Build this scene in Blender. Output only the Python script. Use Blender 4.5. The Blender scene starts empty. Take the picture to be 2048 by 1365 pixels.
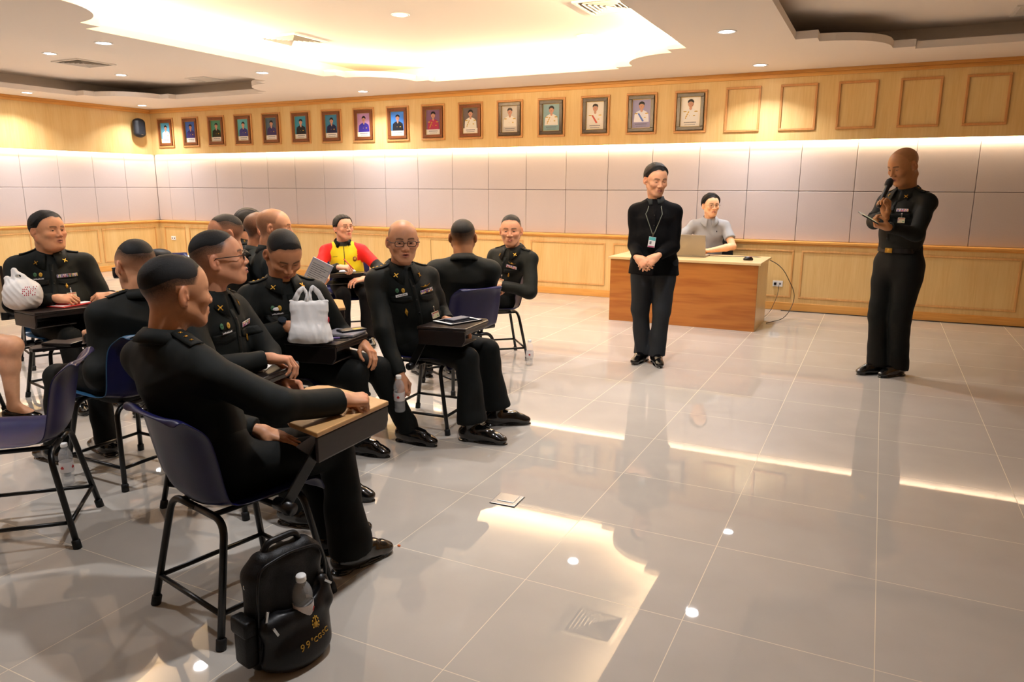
import bpy, bmesh, math, random
import numpy as np
from mathutils import Vector, Matrix
from mathutils.geometry import tessellate_polygon
from mathutils.bvhtree import BVHTree
random.seed(7)
PI = math.pi
SC = bpy.context.scene
COL = SC.collection

# ------------------------------------------------------------------ camera, world, exposure
cam_d = bpy.data.cameras.new('camera'); cam = bpy.data.objects.new('camera', cam_d); COL.objects.link(cam)
yaw, pitch, roll = 0.4576, 0.2064, 0.0040
fw = Vector((-math.sin(yaw)*math.cos(pitch), math.cos(yaw)*math.cos(pitch), -math.sin(pitch)))
rt = Vector((math.cos(yaw), math.sin(yaw), 0)); up = rt.cross(fw)
rt2 = rt*math.cos(roll)+up*math.sin(roll); up2 = -rt*math.sin(roll)+up*math.cos(roll)
cam.matrix_world = Matrix(((rt2.x, up2.x, -fw.x, 0), (rt2.y, up2.y, -fw.y, 0), (rt2.z, up2.z, -fw.z, 1.4677), (0, 0, 0, 1)))
cam_d.sensor_width = 36; cam_d.lens = 36*1473.4/2048; cam_d.clip_start = 0.05
SC.camera = cam
w = bpy.data.worlds.new('world'); SC.world = w; w.use_nodes = True
w.node_tree.nodes['Background'].inputs[0].default_value = (1, .86, .7, 1)
w.node_tree.nodes['Background'].inputs[1].default_value = 0.0
SC.view_settings.view_transform = 'Standard'; SC.view_settings.look = 'None'
SC.view_settings.exposure = 0.70; SC.view_settings.gamma = 1; SC.view_settings.use_curve_mapping = False
SC.cycles.use_denoising = True; SC.cycles.max_bounces = 7; SC.cycles.diffuse_bounces = 5
SC.cycles.glossy_bounces = 4; SC.cycles.transmission_bounces = 6; SC.cycles.transparent_max_bounces = 8
SC.cycles.caustics_reflective = False; SC.cycles.caustics_refractive = False
SC.cycles.sample_clamp_indirect = 6

XL, XR, YB, YF, ZC, ZU, ZL_, ZM, ZW = -11.96, 3.76, 9.495, -2.6, 2.80, 3.04, 2.012, 1.43, 0.84
WARM = (1.0, 0.76, 0.47); LED = (1.0, 0.79, 0.52); COOL = (0.98, 0.97, 1.0)
COVE_W, STRIP_W, DOWN_W = 36.0, 3.8, 13.0     # watts per metre, per metre, per downlight

def area(name, loc, sx, sy, power, color, rot=(0, 0, 0), shape='RECTANGLE', spread=PI, parent=None):
    d = bpy.data.lights.new(name, 'AREA'); d.shape = shape; d.size = sx; d.size_y = sy
    d.energy = power; d.color = color; d.spread = spread
    o = bpy.data.objects.new(name, d); COL.objects.link(o); o.location = loc; o.rotation_euler = rot
    if parent: o.parent = parent
    return o
CX0, CX1, CY0, CY1 = -6.35, -1.85, 3.51, 8.55         # central cove opening
# warm lamp runs lying on the ledge behind the cove's lip, shining up and inwards
e = 0.15
def aimed(name, loc, L, d, along):
    # a lamp L metres long lying along the unit vector 'along', shining towards d
    z = -Vector(d).normalized(); y = (Vector(along)-z*Vector(along).dot(z)).normalized(); x = y.cross(z)
    o = area(name, (0, 0, 0), .05, L, COVE_W*L, WARM)
    o.matrix_world = Matrix(((x.x, y.x, z.x, loc[0]), (x.y, y.y, z.y, loc[1]), (x.z, y.z, z.z, loc[2]), (0, 0, 0, 1)))
yc, xc_ = (CY0+CY1)/2, (CX0+CX1)/2
aimed('cove_lamp', (CX0-e, yc, 2.895), 3.2, (.45, 0, 1), (0, 1, 0)); aimed('cove_lamp', (CX1+e, yc, 2.895), 3.2, (-.45, 0, 1), (0, 1, 0))
aimed('cove_lamp', (xc_, CY1+e, 2.895), 2.6, (0, -.45, 1), (1, 0, 0)); aimed('cove_lamp', (xc_, CY0-e, 2.895), 2.6, (0, .45, 1), (1, 0, 0))
for sx in (0, 1):
    for sy in (0, 1):
        x = CX0+.38 if sx == 0 else CX1-.38; y = CY0+.36 if sy == 0 else CY1-.36
        ix, iy = (1 if sx == 0 else -1), (1 if sy == 0 else -1)
        aimed('cove_lamp', (x, y, 2.895), .75, (ix*.3, iy*.3, 1), (ix, -iy, 0))
# LED strips tucked under the wooden fascia, shining down the fabric panels
area('led_strip_back', ((XL+XR)/2, YB+.045, ZL_+.012), XR-XL, 0.012, STRIP_W*(XR-XL), LED, (math.radians(28), 0, 0))
area('led_strip_left', (XL-.045, (YB+YF)/2, ZL_+.012), 0.012, YB-YF, STRIP_W*(YB-YF), LED, (0, math.radians(28), 0))

# ------------------------------------------------------------------ helpers
def lin(c):
    return tuple((x/12.92 if x <= .04045 else ((x+.055)/1.055)**2.4) for x in c)
def hexc(h):
    h = h.lstrip('#'); return lin(tuple(int(h[i:i+2], 16)/255 for i in (0, 2, 4)))
_M = {}
def mat(name, color=(.5, .5, .5), rough=.5, metal=0., spec=.5, bump=0, bscale=200, coat=0., emis=None, estr=0, trans=0, ior=1.45, alpha=1, var=0, vscale=8, sheen=0, attr=None, fold=0):
    if name in _M: return _M[name]
    m = bpy.data.materials.new(name); m.use_nodes = True; nt = m.node_tree; b = nt.nodes['Principled BSDF']
    if isinstance(color, str): color = hexc(color)
    b.inputs['Base Color'].default_value = (*color, 1); b.inputs['Roughness'].default_value = rough
    b.inputs['Metallic'].default_value = metal; b.inputs['Specular IOR Level'].default_value = spec
    b.inputs['Coat Weight'].default_value = coat; b.inputs['IOR'].default_value = ior
    b.inputs['Transmission Weight'].default_value = trans; b.inputs['Alpha'].default_value = alpha
    b.inputs['Sheen Weight'].default_value = sheen
    if emis: b.inputs['Emission Color'].default_value = (*emis, 1); b.inputs['Emission Strength'].default_value = estr
    tc = nt.nodes.new('ShaderNodeTexCoord')
    src = None
    if attr:
        a = nt.nodes.new('ShaderNodeAttribute'); a.attribute_name = attr; src = a.outputs['Color']
        nt.links.new(src, b.inputs['Base Color'])
    if var:
        n = nt.nodes.new('ShaderNodeTexNoise'); n.inputs['Scale'].default_value = vscale; n.inputs['Detail'].default_value = 6
        nt.links.new(tc.outputs['Object'], n.inputs['Vector'])
        mr = nt.nodes.new('ShaderNodeMapRange'); mr.inputs[1].default_value = .3; mr.inputs[2].default_value = .7
        mr.inputs[3].default_value = 1-var; mr.inputs[4].default_value = 1+var
        nt.links.new(n.outputs['Fac'], mr.inputs[0])
        mx = nt.nodes.new('ShaderNodeVectorMath'); mx.operation = 'SCALE'
        if src: nt.links.new(src, mx.inputs[0])
        else: mx.inputs[0].default_value = color
        nt.links.new(mr.outputs[0], mx.inputs['Scale']); nt.links.new(mx.outputs[0], b.inputs['Base Color'])
    if bump:
        n = nt.nodes.new('ShaderNodeTexNoise'); n.inputs['Scale'].default_value = bscale; n.inputs['Detail'].default_value = 4
        nt.links.new(tc.outputs['Object'], n.inputs['Vector'])
        bp = nt.nodes.new('ShaderNodeBump'); bp.inputs['Strength'].default_value = bump; bp.inputs['Distance'].default_value = .002
        nt.links.new(n.outputs['Fac'], bp.inputs['Height']); nt.links.new(bp.outputs[0], b.inputs['Normal'])
        if fold:
            n2 = nt.nodes.new('ShaderNodeTexNoise'); n2.inputs['Scale'].default_value = 6; n2.inputs['Detail'].default_value = 1.2; n2.inputs['Distortion'].default_value = .5
            nt.links.new(tc.outputs['Object'], n2.inputs['Vector'])
            b2 = nt.nodes.new('ShaderNodeBump'); b2.inputs['Strength'].default_value = fold; b2.inputs['Distance'].default_value = .05
            nt.links.new(n2.outputs['Fac'], b2.inputs['Height']); nt.links.new(b2.outputs[0], bp.inputs['Normal'])
    _M[name] = m; return m
def wood(name, c1, c2, c3=None, axis=2, scale=1.0, rough=.38, ring=False):
    if name in _M: return _M[name]
    m = mat(name, c1, rough); nt = m.node_tree; b = nt.nodes['Principled BSDF']
    tc = nt.nodes.new('ShaderNodeTexCoord'); mp = nt.nodes.new('ShaderNodeMapping')
    s = [26*scale]*3; s[axis] = 1.3*scale; mp.inputs['Scale'].default_value = s
    nt.links.new(tc.outputs['Object'], mp.inputs['Vector'])
    n = nt.nodes.new('ShaderNodeTexNoise'); n.inputs['Scale'].default_value = 2.2; n.inputs['Detail'].default_value = 7; n.inputs['Distortion'].default_value = .6
    nt.links.new(mp.outputs[0], n.inputs['Vector'])
    cr = nt.nodes.new('ShaderNodeValToRGB'); cr.color_ramp.elements[0].position = .3; cr.color_ramp.elements[1].position = .72
    cr.color_ramp.elements[0].color = (*hexc(c2), 1); cr.color_ramp.elements[1].color = (*hexc(c1), 1)
    nt.links.new(n.outputs['Fac'], cr.inputs[0])
    out = cr.outputs[0]
    mp2 = nt.nodes.new('ShaderNodeMapping'); s2 = [5*scale]*3; s2[axis] = .55*scale; mp2.inputs['Scale'].default_value = s2
    nt.links.new(tc.outputs['Object'], mp2.inputs['Vector'])
    wv = nt.nodes.new('ShaderNodeTexNoise'); wv.inputs['Scale'].default_value = 1.2; wv.inputs['Detail'].default_value = 3
    nt.links.new(mp2.outputs[0], wv.inputs['Vector'])
    fac = wv.outputs['Fac']
    if ring:
        mt = nt.nodes.new('ShaderNodeMath'); mt.operation = 'MULTIPLY'; mt.inputs[1].default_value = 42
        sn = nt.nodes.new('ShaderNodeMath'); sn.operation = 'SINE'
        nt.links.new(fac, mt.inputs[0]); nt.links.new(mt.outputs[0], sn.inputs[0]); fac = sn.outputs[0]
    mr = nt.nodes.new('ShaderNodeMapRange'); mr.inputs[1].default_value = .3 if not ring else -1; mr.inputs[2].default_value = .8 if not ring else 1
    mr.inputs[3].default_value = 0; mr.inputs[4].default_value = .75 if not ring else .55
    nt.links.new(fac, mr.inputs[0])
    mx = nt.nodes.new('ShaderNodeMix'); mx.data_type = 'RGBA'; nt.links.new(mr.outputs[0], mx.inputs['Factor'])
    nt.links.new(out, mx.inputs['A']); mx.inputs['B'].default_value = (*hexc(c3 or c2), 1)
    nt.links.new(mx.outputs['Result'], b.inputs['Base Color'])
    return m

def mesh_obj(name, verts, faces, m, parent=None, smooth=False, mi=None):
    me = bpy.data.meshes.new(name); me.from_pydata([tuple(v) for v in verts], [], [tuple(f) for f in faces])
    for x in (m if isinstance(m, (list, tuple)) else [m]): me.materials.append(x)
    if mi is not None: me.polygons.foreach_set('material_index', mi)
    if smooth: me.polygons.foreach_set('use_smooth', [True]*len(me.polygons))
    me.update()
    o = bpy.data.objects.new(name, me); COL.objects.link(o)
    if parent: o.parent = parent
    return o
def fast_mesh(name, V, F, m, parent=None, col=None, smooth=True):
    me = bpy.data.meshes.new(name); V = np.ascontiguousarray(V, np.float32); F = np.ascontiguousarray(F, np.int32)
    k = F.shape[1]; me.vertices.add(len(V)); me.vertices.foreach_set('co', V.ravel())
    me.loops.add(F.size); me.loops.foreach_set('vertex_index', F.ravel())
    me.polygons.add(len(F)); me.polygons.foreach_set('loop_start', np.arange(0, F.size, k, dtype=np.int32))
    try: me.polygons.foreach_set('loop_total', np.full(len(F), k, np.int32))
    except Exception: pass
    me.polygons.foreach_set('use_smooth', np.full(len(F), smooth))
    if col is not None:
        a = me.color_attributes.new('Col', 'FLOAT_COLOR', 'POINT')
        c = np.ones((len(V), 4), np.float32); c[:, :3] = col; a.data.foreach_set('color', c.ravel())
    me.materials.append(m); me.update(calc_edges=True); me.validate()
    o = bpy.data.objects.new(name, me); COL.objects.link(o)
    if parent: o.parent = parent
    return o
class MB:
    """collects simple shapes into one mesh"""
    def __init__(s): s.v = []; s.f = []; s.mi = []
    def add(s, vs, fs, mi=0, M=None):
        o = len(s.v)
        s.v += [tuple(M @ Vector(v)) if M is not None else tuple(v) for v in vs]
        s.f += [tuple(i+o for i in f) for f in fs]; s.mi += [mi]*len(fs); return s
    def box(s, x0, x1, y0, y1, z0, z1, mi=0, M=None):
        vs = [(x, y, z) for x in (x0, x1) for y in (y0, y1) for z in (z0, z1)]
        fs = [(0, 1, 3, 2), (4, 6, 7, 5), (0, 4, 5, 1), (2, 3, 7, 6), (0, 2, 6, 4), (1, 5, 7, 3)]
        return s.add(vs, fs, mi, M)
    def bbox(s, x0, x1, y0, y1, z0, z1, b=.004, mi=0, M=None):
        """box with chamfered edges"""
        bm = bmesh.new(); bmesh.ops.create_cube(bm, size=1)
        for v in bm.verts: v.co = Vector(((x0+x1)/2+v.co.x*(x1-x0), (y0+y1)/2+v.co.y*(y1-y0), (z0+z1)/2+v.co.z*(z1-z0)))
        bmesh.ops.bevel(bm, geom=list(bm.edges), offset=b, segments=2, affect='EDGES', profile=.5)
        bm.verts.index_update(); s.add([v.co.copy() for v in bm.verts], [[v.index for v in f.verts] for f in bm.faces], mi, M); bm.free(); return s
    def tube(s, pts, r, n=8, mi=0, M=None, closed=False, cap=True):
        pts = [Vector(p) for p in pts]; N = len(pts); rs = r if isinstance(r, (list, tuple)) else [r]*N
        vs = []; prev = None
        for i, p in enumerate(pts):
            a = pts[i-1] if (i > 0 or closed) else pts[i]; c = pts[(i+1) % N] if (i < N-1 or closed) else pts[i]
            t = (c-a).normalized()
            if prev is None:
                u = t.orthogonal().normalized()
            else:
                u = (prev-t*prev.dot(t)); u = u.normalized() if u.length > 1e-6 else t.orthogonal().normalized()
            prev = u; q = t.cross(u)
            vs += [p+(u*math.cos(2*PI*k/n)+q*math.sin(2*PI*k/n))*rs[i] for k in range(n)]
        fs = []
        for i in range(N if closed else N-1):
            for k in range(n):
                j = (i+1) % N
                fs.append((i*n+k, i*n+(k+1) % n, j*n+(k+1) % n, j*n+k))
        if cap and not closed: fs += [tuple(range(n-1, -1, -1)), tuple((N-1)*n+k for k in range(n))]
        return s.add(vs, fs, mi, M)
    def lathe(s, prof, n=20, mi=0, M=None):
        vs = []; fs = []
        for (r, z) in prof: vs += [(r*math.cos(2*PI*k/n), r*math.sin(2*PI*k/n), z) for k in range(n)]
        for i in range(len(prof)-1):
            for k in range(n): fs.append((i*n+k, i*n+(k+1) % n, (i+1)*n+(k+1) % n, (i+1)*n+k))
        return s.add(vs, fs, mi, M)
    def prism(s, pts, z0, z1, mi=0, M=None):
        n = len(pts); vs = [(x, y, z0) for x, y in pts]+[(x, y, z1) for x, y in pts]
        fs = [tuple(range(n-1, -1, -1)), tuple(range(n, 2*n))]+[(i, (i+1) % n, n+(i+1) % n, n+i) for i in range(n)]
        return s.add(vs, fs, mi, M)
    def ball(s, c, r, n=12, mi=0, M=None):
        r = r if isinstance(r, (list, tuple)) else (r, r, r); vs = []; fs = []
        m = n//2
        for i in range(m+1):
            th = PI*i/m
            vs += [(c[0]+r[0]*math.sin(th)*math.cos(2*PI*k/n), c[1]+r[1]*math.sin(th)*math.sin(2*PI*k/n), c[2]+r[2]*math.cos(th)) for k in range(n)]
        for i in range(m):
            for k in range(n): fs.append((i*n+k, (i+1)*n+k, (i+1)*n+(k+1) % n, i*n+(k+1) % n))
        return s.add(vs, fs, mi, M)
    def build(s, name, m, parent=None, smooth=False):
        return mesh_obj(name, s.v, s.f, m, parent, smooth, s.mi if isinstance(m, (list, tuple)) else None)
def tag(o, label=None, cat=None, group=None, kind=None):
    if label: o['label'] = label
    if cat: o['category'] = cat
    if group: o['group'] = group
    if kind: o['kind'] = kind
    return o
def empty(name, loc=(0, 0, 0), rz=0, label=None, cat=None, group=None):
    o = bpy.data.objects.new(name, None); COL.objects.link(o); o.location = loc; o.rotation_euler = (0, 0, rz)
    o.empty_display_size = .1
    return tag(o, label, cat, group)
def fillet(pts, r, n=5):
    pts = [Vector(p) if len(p) == 3 else Vector((p[0], p[1], 0)) for p in pts]; out = [pts[0]]
    for i in range(1, len(pts)-1):
        a, b, c = pts[i-1], pts[i], pts[i+1]; d1 = (a-b); d2 = (c-b); q = min(r, d1.length*.45, d2.length*.45)
        p1 = b+d1.normalized()*q; p2 = b+d2.normalized()*q
        for k in range(n+1):
            t = k/n; out.append(p1*(1-t)**2+b*2*t*(1-t)+p2*t*t)
    return out+[pts[-1]]
def soften(o, w=.003, seg=2):
    md = o.modifiers.new('bevel', 'BEVEL'); md.width = w; md.segments = seg; md.limit_method = 'ANGLE'; return o

# ------------------------------------------------------------------ the room
M_PLAST = mat('ceiling_paint', '#EFE6DC', .85, spec=.2)
M_OAK = wood('pale_oak_veneer', '#DDBB7E', '#CFA868', '#E3C88F', axis=2, scale=1.0, rough=.42)
M_OAKH = wood('oak_trim', '#DFA355', '#C98A3C', '#E7B468', axis=0, scale=1.0, rough=.4)
M_OAKY = wood('oak_trim_side', '#DFA355', '#C98A3C', '#E7B468', axis=1, scale=1.0, rough=.4)
M_OAKV = wood('oak_trim_upright', '#D9A869', '#C08A4C', '#E0B478', axis=2, scale=1.0, rough=.4)
M_FAB = mat('panel_fabric', '#BEB4B3', .95, spec=.1, bump=.5, bscale=700, var=.025, vscale=160)
M_SEAM = mat('panel_seam', '#8A7B78', .9)

# floor: polished tiles 0.6 m with light grout
m = mat('polished_floor_tile', '#A9A49D', .07, spec=.55); nt = m.node_tree; b = nt.nodes['Principled BSDF']
geo = nt.nodes.new('ShaderNodeNewGeometry'); sep = nt.nodes.new('ShaderNodeSeparateXYZ'); nt.links.new(geo.outputs['Position'], sep.inputs[0])
def mnode(op, a, b_=None, c=None):
    n = nt.nodes.new('ShaderNodeMath'); n.operation = op
    for i, x in enumerate((a, b_, c)):
        if x is None: continue
        if isinstance(x, (int, float)): n.inputs[i].default_value = x
        else: nt.links.new(x, n.inputs[i])
    return n.outputs[0]
GX, GY, TS = -1.084, 2.326, .6
def gline(o, g):
    t = mnode('FRACT', mnode('DIVIDE', mnode('SUBTRACT', o, g-60*TS), TS))
    return mnode('LESS_THAN', mnode('MINIMUM', t, mnode('SUBTRACT', 1, t)), .0023)
ln = mnode('MAXIMUM', gline(sep.outputs[0], GX), gline(sep.outputs[1], GY))
n1 = nt.nodes.new('ShaderNodeTexNoise'); n1.inputs['Scale'].default_value = 3.5; n1.inputs['Detail'].default_value = 5; nt.links.new(geo.outputs['Position'], n1.inputs['Vector'])
cr = nt.nodes.new('ShaderNodeValToRGB'); cr.color_ramp.elements[0].position = .3; cr.color_ramp.elements[1].position = .7
cr.color_ramp.elements[0].color = (*hexc('#B0AAA1'), 1); cr.color_ramp.elements[1].color = (*hexc('#B6B0A7'), 1)
nt.links.new(n1.outputs['Fac'], cr.inputs[0])
mx = nt.nodes.new('ShaderNodeMix'); mx.data_type = 'RGBA'; nt.links.new(ln, mx.inputs['Factor']); nt.links.new(cr.outputs[0], mx.inputs['A'])
mx.inputs['B'].default_value = (*hexc('#D8CDB4'), 1); nt.links.new(mx.outputs['Result'], b.inputs['Base Color'])
nt.links.new(mnode('ADD', mnode('MULTIPLY', ln, .5), .022), b.inputs['Roughness'])
# every tile tips a hair's breadth its own way, so reflections break at the joints
tid = nt.nodes.new('ShaderNodeCombineXYZ')
nt.links.new(mnode('FLOOR', mnode('DIVIDE', mnode('SUBTRACT', sep.outputs[0], GX), TS)), tid.inputs[0])
nt.links.new(mnode('FLOOR', mnode('DIVIDE', mnode('SUBTRACT', sep.outputs[1], GY), TS)), tid.inputs[1])
wn = nt.nodes.new('ShaderNodeTexWhiteNoise'); wn.noise_dimensions = '3D'; nt.links.new(tid.outputs[0], wn.inputs['Vector'])
vs_ = nt.nodes.new('ShaderNodeVectorMath'); vs_.operation = 'SUBTRACT'; nt.links.new(wn.outputs['Color'], vs_.inputs[0]); vs_.inputs[1].default_value = (.5, .5, .5)
sc_ = nt.nodes.new('ShaderNodeVectorMath'); sc_.operation = 'MULTIPLY'; nt.links.new(vs_.outputs[0], sc_.inputs[0]); sc_.inputs[1].default_value = (.0022, .0022, 0)
ad_ = nt.nodes.new('ShaderNodeVectorMath'); ad_.operation = 'ADD'; nt.links.new(sc_.outputs[0], ad_.inputs[0]); ad_.inputs[1].default_value = (0, 0, 1)
nm_ = nt.nodes.new('ShaderNodeVectorMath'); nm_.operation = 'NORMALIZE'; nt.links.new(ad_.outputs[0], nm_.inputs[0]); nt.links.new(nm_.outputs[0], b.inputs['Normal'])
M_FLOOR = m
tag(MB().box(XL-.1, XR+.1, YF-.1, YB+.2, -.08, 0).build('floor', M_FLOOR), kind='structure')

# walls: fabric panels recessed behind the fascia and the wainscot
def wall_run(side):
    """geometry written along u (length) and d (depth, 0 at the wood face, + into the wall)"""
    if side == 'back': L0, L1 = XL, XR; T = lambda u, d, z: (u, YB+d, z)
    elif side == 'left': L0, L1 = YF, YB; T = lambda u, d, z: (XL-d, u, z)
    elif side == 'right': L0, L1 = YF, YB; T = lambda u, d, z: (XR+d, u, z)
    else: L0, L1 = XL, XR; T = lambda u, d, z: (u, YF-d, z)
    def bx(mb, u0, u1, d0, d1, z0, z1, bev=0, mi=0):
        a = T(u0, d0, z0); c = T(u1, d1, z1)
        args = (min(a[0], c[0]), max(a[0], c[0]), min(a[1], c[1]), max(a[1], c[1]), min(a[2], c[2]), max(a[2], c[2]))
        if bev: mb.bbox(*args, b=bev, mi=mi)
        else: mb.box(*args, mi=mi)
    return L0, L1, bx
PANEL_U = {'back': .898, 'left': 7.149, 'right': 7.149, 'front': .898}
for side in ('back', 'left', 'right', 'front'):
    L0, L1, bx = wall_run(side); oak_t = M_OAKH if side in ('back', 'front') else M_OAKY
    wl = MB(); bx(wl, L0-.12, L1+.12, .10, .2, 0, ZU); 
    k0 = PANEL_U[side]-60*.6*.5*2
    us = [PANEL_U[side]+.6*i for i in range(-40, 40)]; us = [u for u in us if L0 < u < L1]; us = [L0-.075]+us+[L1+.075]
    for a_, b_ in zip(us[:-1], us[1:]):
        if b_-a_ < .03: continue
        for z0, z1 in ((ZW, ZM), (ZM, ZL_+.03)):
            bx(wl, a_+.002, b_-.002, .075, .10, z0+.002, z1-.002, bev=.006, mi=1)
    tag(wl.build('wall_'+side, [M_SEAM, M_FAB]), kind='structure')
    fa = MB(); bx(fa, L0, L1, 0, .09, ZL_+.02, ZC)
    # the underside lip of the fascia that hides the LED strip
    bx(fa, L0, L1, 0, .02, ZL_, ZL_+.02)
    tag(fa.build('trim_fascia_'+side, M_OAK), kind='structure')
    cr_ = MB(); bx(cr_, L0, L1, -.035, 0, 2.765, ZC, bev=.004); bx(cr_, L0, L1, -.022, 0, 2.725, 2.765, bev=.004)
    tag(cr_.build('trim_crown_'+side, oak_t), kind='structure')
    wa = MB(); bx(wa, L0, L1, 0, .10, 0, ZW-.03)
    tag(wa.build('trim_wainscot_'+side, M_OAK), kind='structure')
    cp = MB(); bx(cp, L0, L1, -.03, .10, ZW-.03, ZW, bev=.006); bx(cp, L0, L1, -.012, 0, ZW-.05, ZW-.03, bev=.003)
    tag(cp.build('trim_rail_'+side, oak_t), kind='structure')
    bs = MB(); bx(bs, L0, L1, -.015, 0, 0, .095, bev=.004)
    tag(bs.build('baseboard_'+side, oak_t), kind='structure')
    # raised mouldings: rectangles on the wainscot
    ml = MB()
    if side in ('back', 'front'): edges = [(-.805+2.36*i, 1.47+2.36*i) for i in range(-6, 2)]
    else: edges = [(7.195+1.135*i, 8.265+1.135*i) for i in range(-9, 3)]
    if side == 'back':
        edges = [(-11.84, -11.3), (-11.2, -10.15), (-10.05, -9.0), (-8.9, -7.85), (-7.75, -6.7), (-6.6, -5.55), (-5.45, -4.5), (-4.39, -3.28), (-3.17, -2.1), (-2.0, -.89), (-.805, 1.41), (1.5, 3.6)]
    for a_, b_ in edges:
        a_, b_ = max(a_, L0+.1), min(b_, L1-.1)
        if b_-a_ < .2: continue
        z0, z1, t, d = .155, .735, .022, .011
        bx(ml, a_, b_, -d, 0, z1-t, z1, bev=.003); bx(ml, a_, b_, -d, 0, z0, z0+t, bev=.003)
        bx(ml, a_, a_+t, -d, 0, z0+t, z1-t, bev=.003); bx(ml, b_-t, b_, -d, 0, z0+t, z1-t, bev=.003)
    tag(ml.build('trim_moulding_'+side, M_OAKV), kind='structure')

# ceiling: lower slab with three shaped openings, upper ceiling above
def opening(x0, x1, y0, y1):
    loc = [(0, .97), (.19, .97), (.19, .79)]+[(.19+.61*math.sin(t), .17+.61*math.cos(t)) for t in [PI/2*k/14 for k in range(1, 14)]]+[(.80, .17), (.81, .13), (1.0, .13), (1.0, 0)]
    out = []
    out += [(x0+a, y1-b) for a, b in loc]
    out += [(x1-a, y1-b) for a, b in loc[::-1]]
    out += [(x1-a, y0+b) for a, b in loc]
    out += [(x0+a, y0+b) for a, b in loc[::-1]]
    return out
rects = [(CX0, CX1, CY0, CY1), (-11.14, -7.30, CY0, CY1), (-.85, 2.95, CY0, CY1)]
holes = [opening(*r) for r in rects]
outer = [(XL-.1, YF-.1), (XR+.1, YF-.1), (XR+.1, YB+.1), (XL-.1, YB+.1)]
poly = [[Vector((x, y, 0)) for x, y in l] for l in [outer]+holes]
tris = tessellate_polygon(poly)
allp = [p for l in poly for p in l]
vs, fs = [], []
for z in (ZC, 2.87): vs += [(p.x, p.y, z) for p in allp]
n = len(allp)
for t in tris:
    a, b_, c = t
    nrm = (allp[b_]-allp[a]).cross(allp[c]-allp[a]).z
    t = (a, b_, c) if nrm < 0 else (a, c, b_)
    fs.append(t); fs.append(tuple(i+n for i in reversed(t)))
off = len(outer)
for h in holes:
    k = len(h)
    for i in range(k):
        a, b_ = off+i, off+(i+1) % k; fs.append((a, b_, b_+n, a+n))
    off += k
tag(mesh_obj('ceiling', vs, fs, M_PLAST), kind='structure')
cu = MB(); cu.box(XL-.2, XR+.2, YF-.2, YB+.2, ZU, ZU+.06)
for (x0, x1, y0, y1) in rects:
    g = .34
    x0, x1, y0, y1 = x0-g, x1+g, y0-g, y1+g
    for q in ((x0-.02, x0, y0, y1), (x1, x1+.02, y0, y1), (x0, x1, y0-.02, y0), (x0, x1, y1, y1+.02)): cu.box(*q, 2.87, ZU)
tag(cu.build('ceiling_upper', M_PLAST), kind='structure')

# downlights
M_LAMP = mat('downlight_glow', (1, 1, 1), .5, emis=COOL, estr=30)
M_RING = mat('downlight_ring', '#F2F2F0', .4)
def downlight(x, y, z, label, lit=True, group='recessed ceiling downlights', power=None):
    e_ = empty('downlight', (x, y, z), 0, label, 'ceiling light', group)
    r = MB(); r.lathe([(.062, .004), (.062, -.004), (.082, -.006), (.086, -.002), (.086, .002)], 28)
    r.build('ring', M_RING, e_, True)
    g_ = MB(); g_.lathe([(.0001, -.001), (.062, -.001)], 28)
    g_.build('diffuser', M_LAMP if lit else M_RING, e_)
    if lit: area('downlight_lamp', (0, 0, -.012), .11, .11, power or DOWN_W, COOL, shape='DISK', spread=math.radians(125), parent=e_)
DLS = [(-6.82, 4.98, 'between left tray and glowing cove, nearest of its row'), (-6.82, 7.03, 'just above the right end of the dark left tray'),
  (-6.82, 8.98, 'near the back wall above the seventh to ninth portraits'), (-1.35, 6.95, 'between glowing cove and right tray, nearer one'),
  (-1.35, 8.93, 'near the back wall above the first empty frames'), (-11.45, 7.04, 'by the left wall above the wood, at the far left'), (-11.45, 8.96, 'in the corner above the wall speaker'),
  (-11.45, 4.98, 'by the left wall, nearer than the frame edge'), (-1.35, 4.95, 'between the coves, outside the top edge'), (-6.82, 2.2, 'in front of the glowing cove, left'), (-1.35, 2.2, 'in front of the glowing cove, right'), (-4.1, 1.6, 'in front of the glowing cove, middle'), (-9.2, 1.6, 'in front of the left tray')]
for x, y, t in DLS: downlight(x, y, ZC, 'round white recessed downlight '+t)
for x, y, t in [(-4.20, 6.14, 'in the middle of the glowing cove, nearest'), (-5.42, 7.77, 'in the glowing cove above the far left curve'), (-2.98, 7.77, 'in the glowing cove beside the right air diffuser'), (-5.42, 4.3, 'in the near left of the glowing cove'), (-2.98, 4.3, 'in the near right of the glowing cove'),
  (-9.28, 6.04, 'in the left tray beside the square air vent'), (-10.1, 7.6, 'in the left tray just above its dark far edge')]:
    downlight(x, y, ZU, 'round white recessed downlight '+t)
downlight(.19, 7.49, ZU, 'unlit round downlight in the right tray at the top edge', lit=False)
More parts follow.
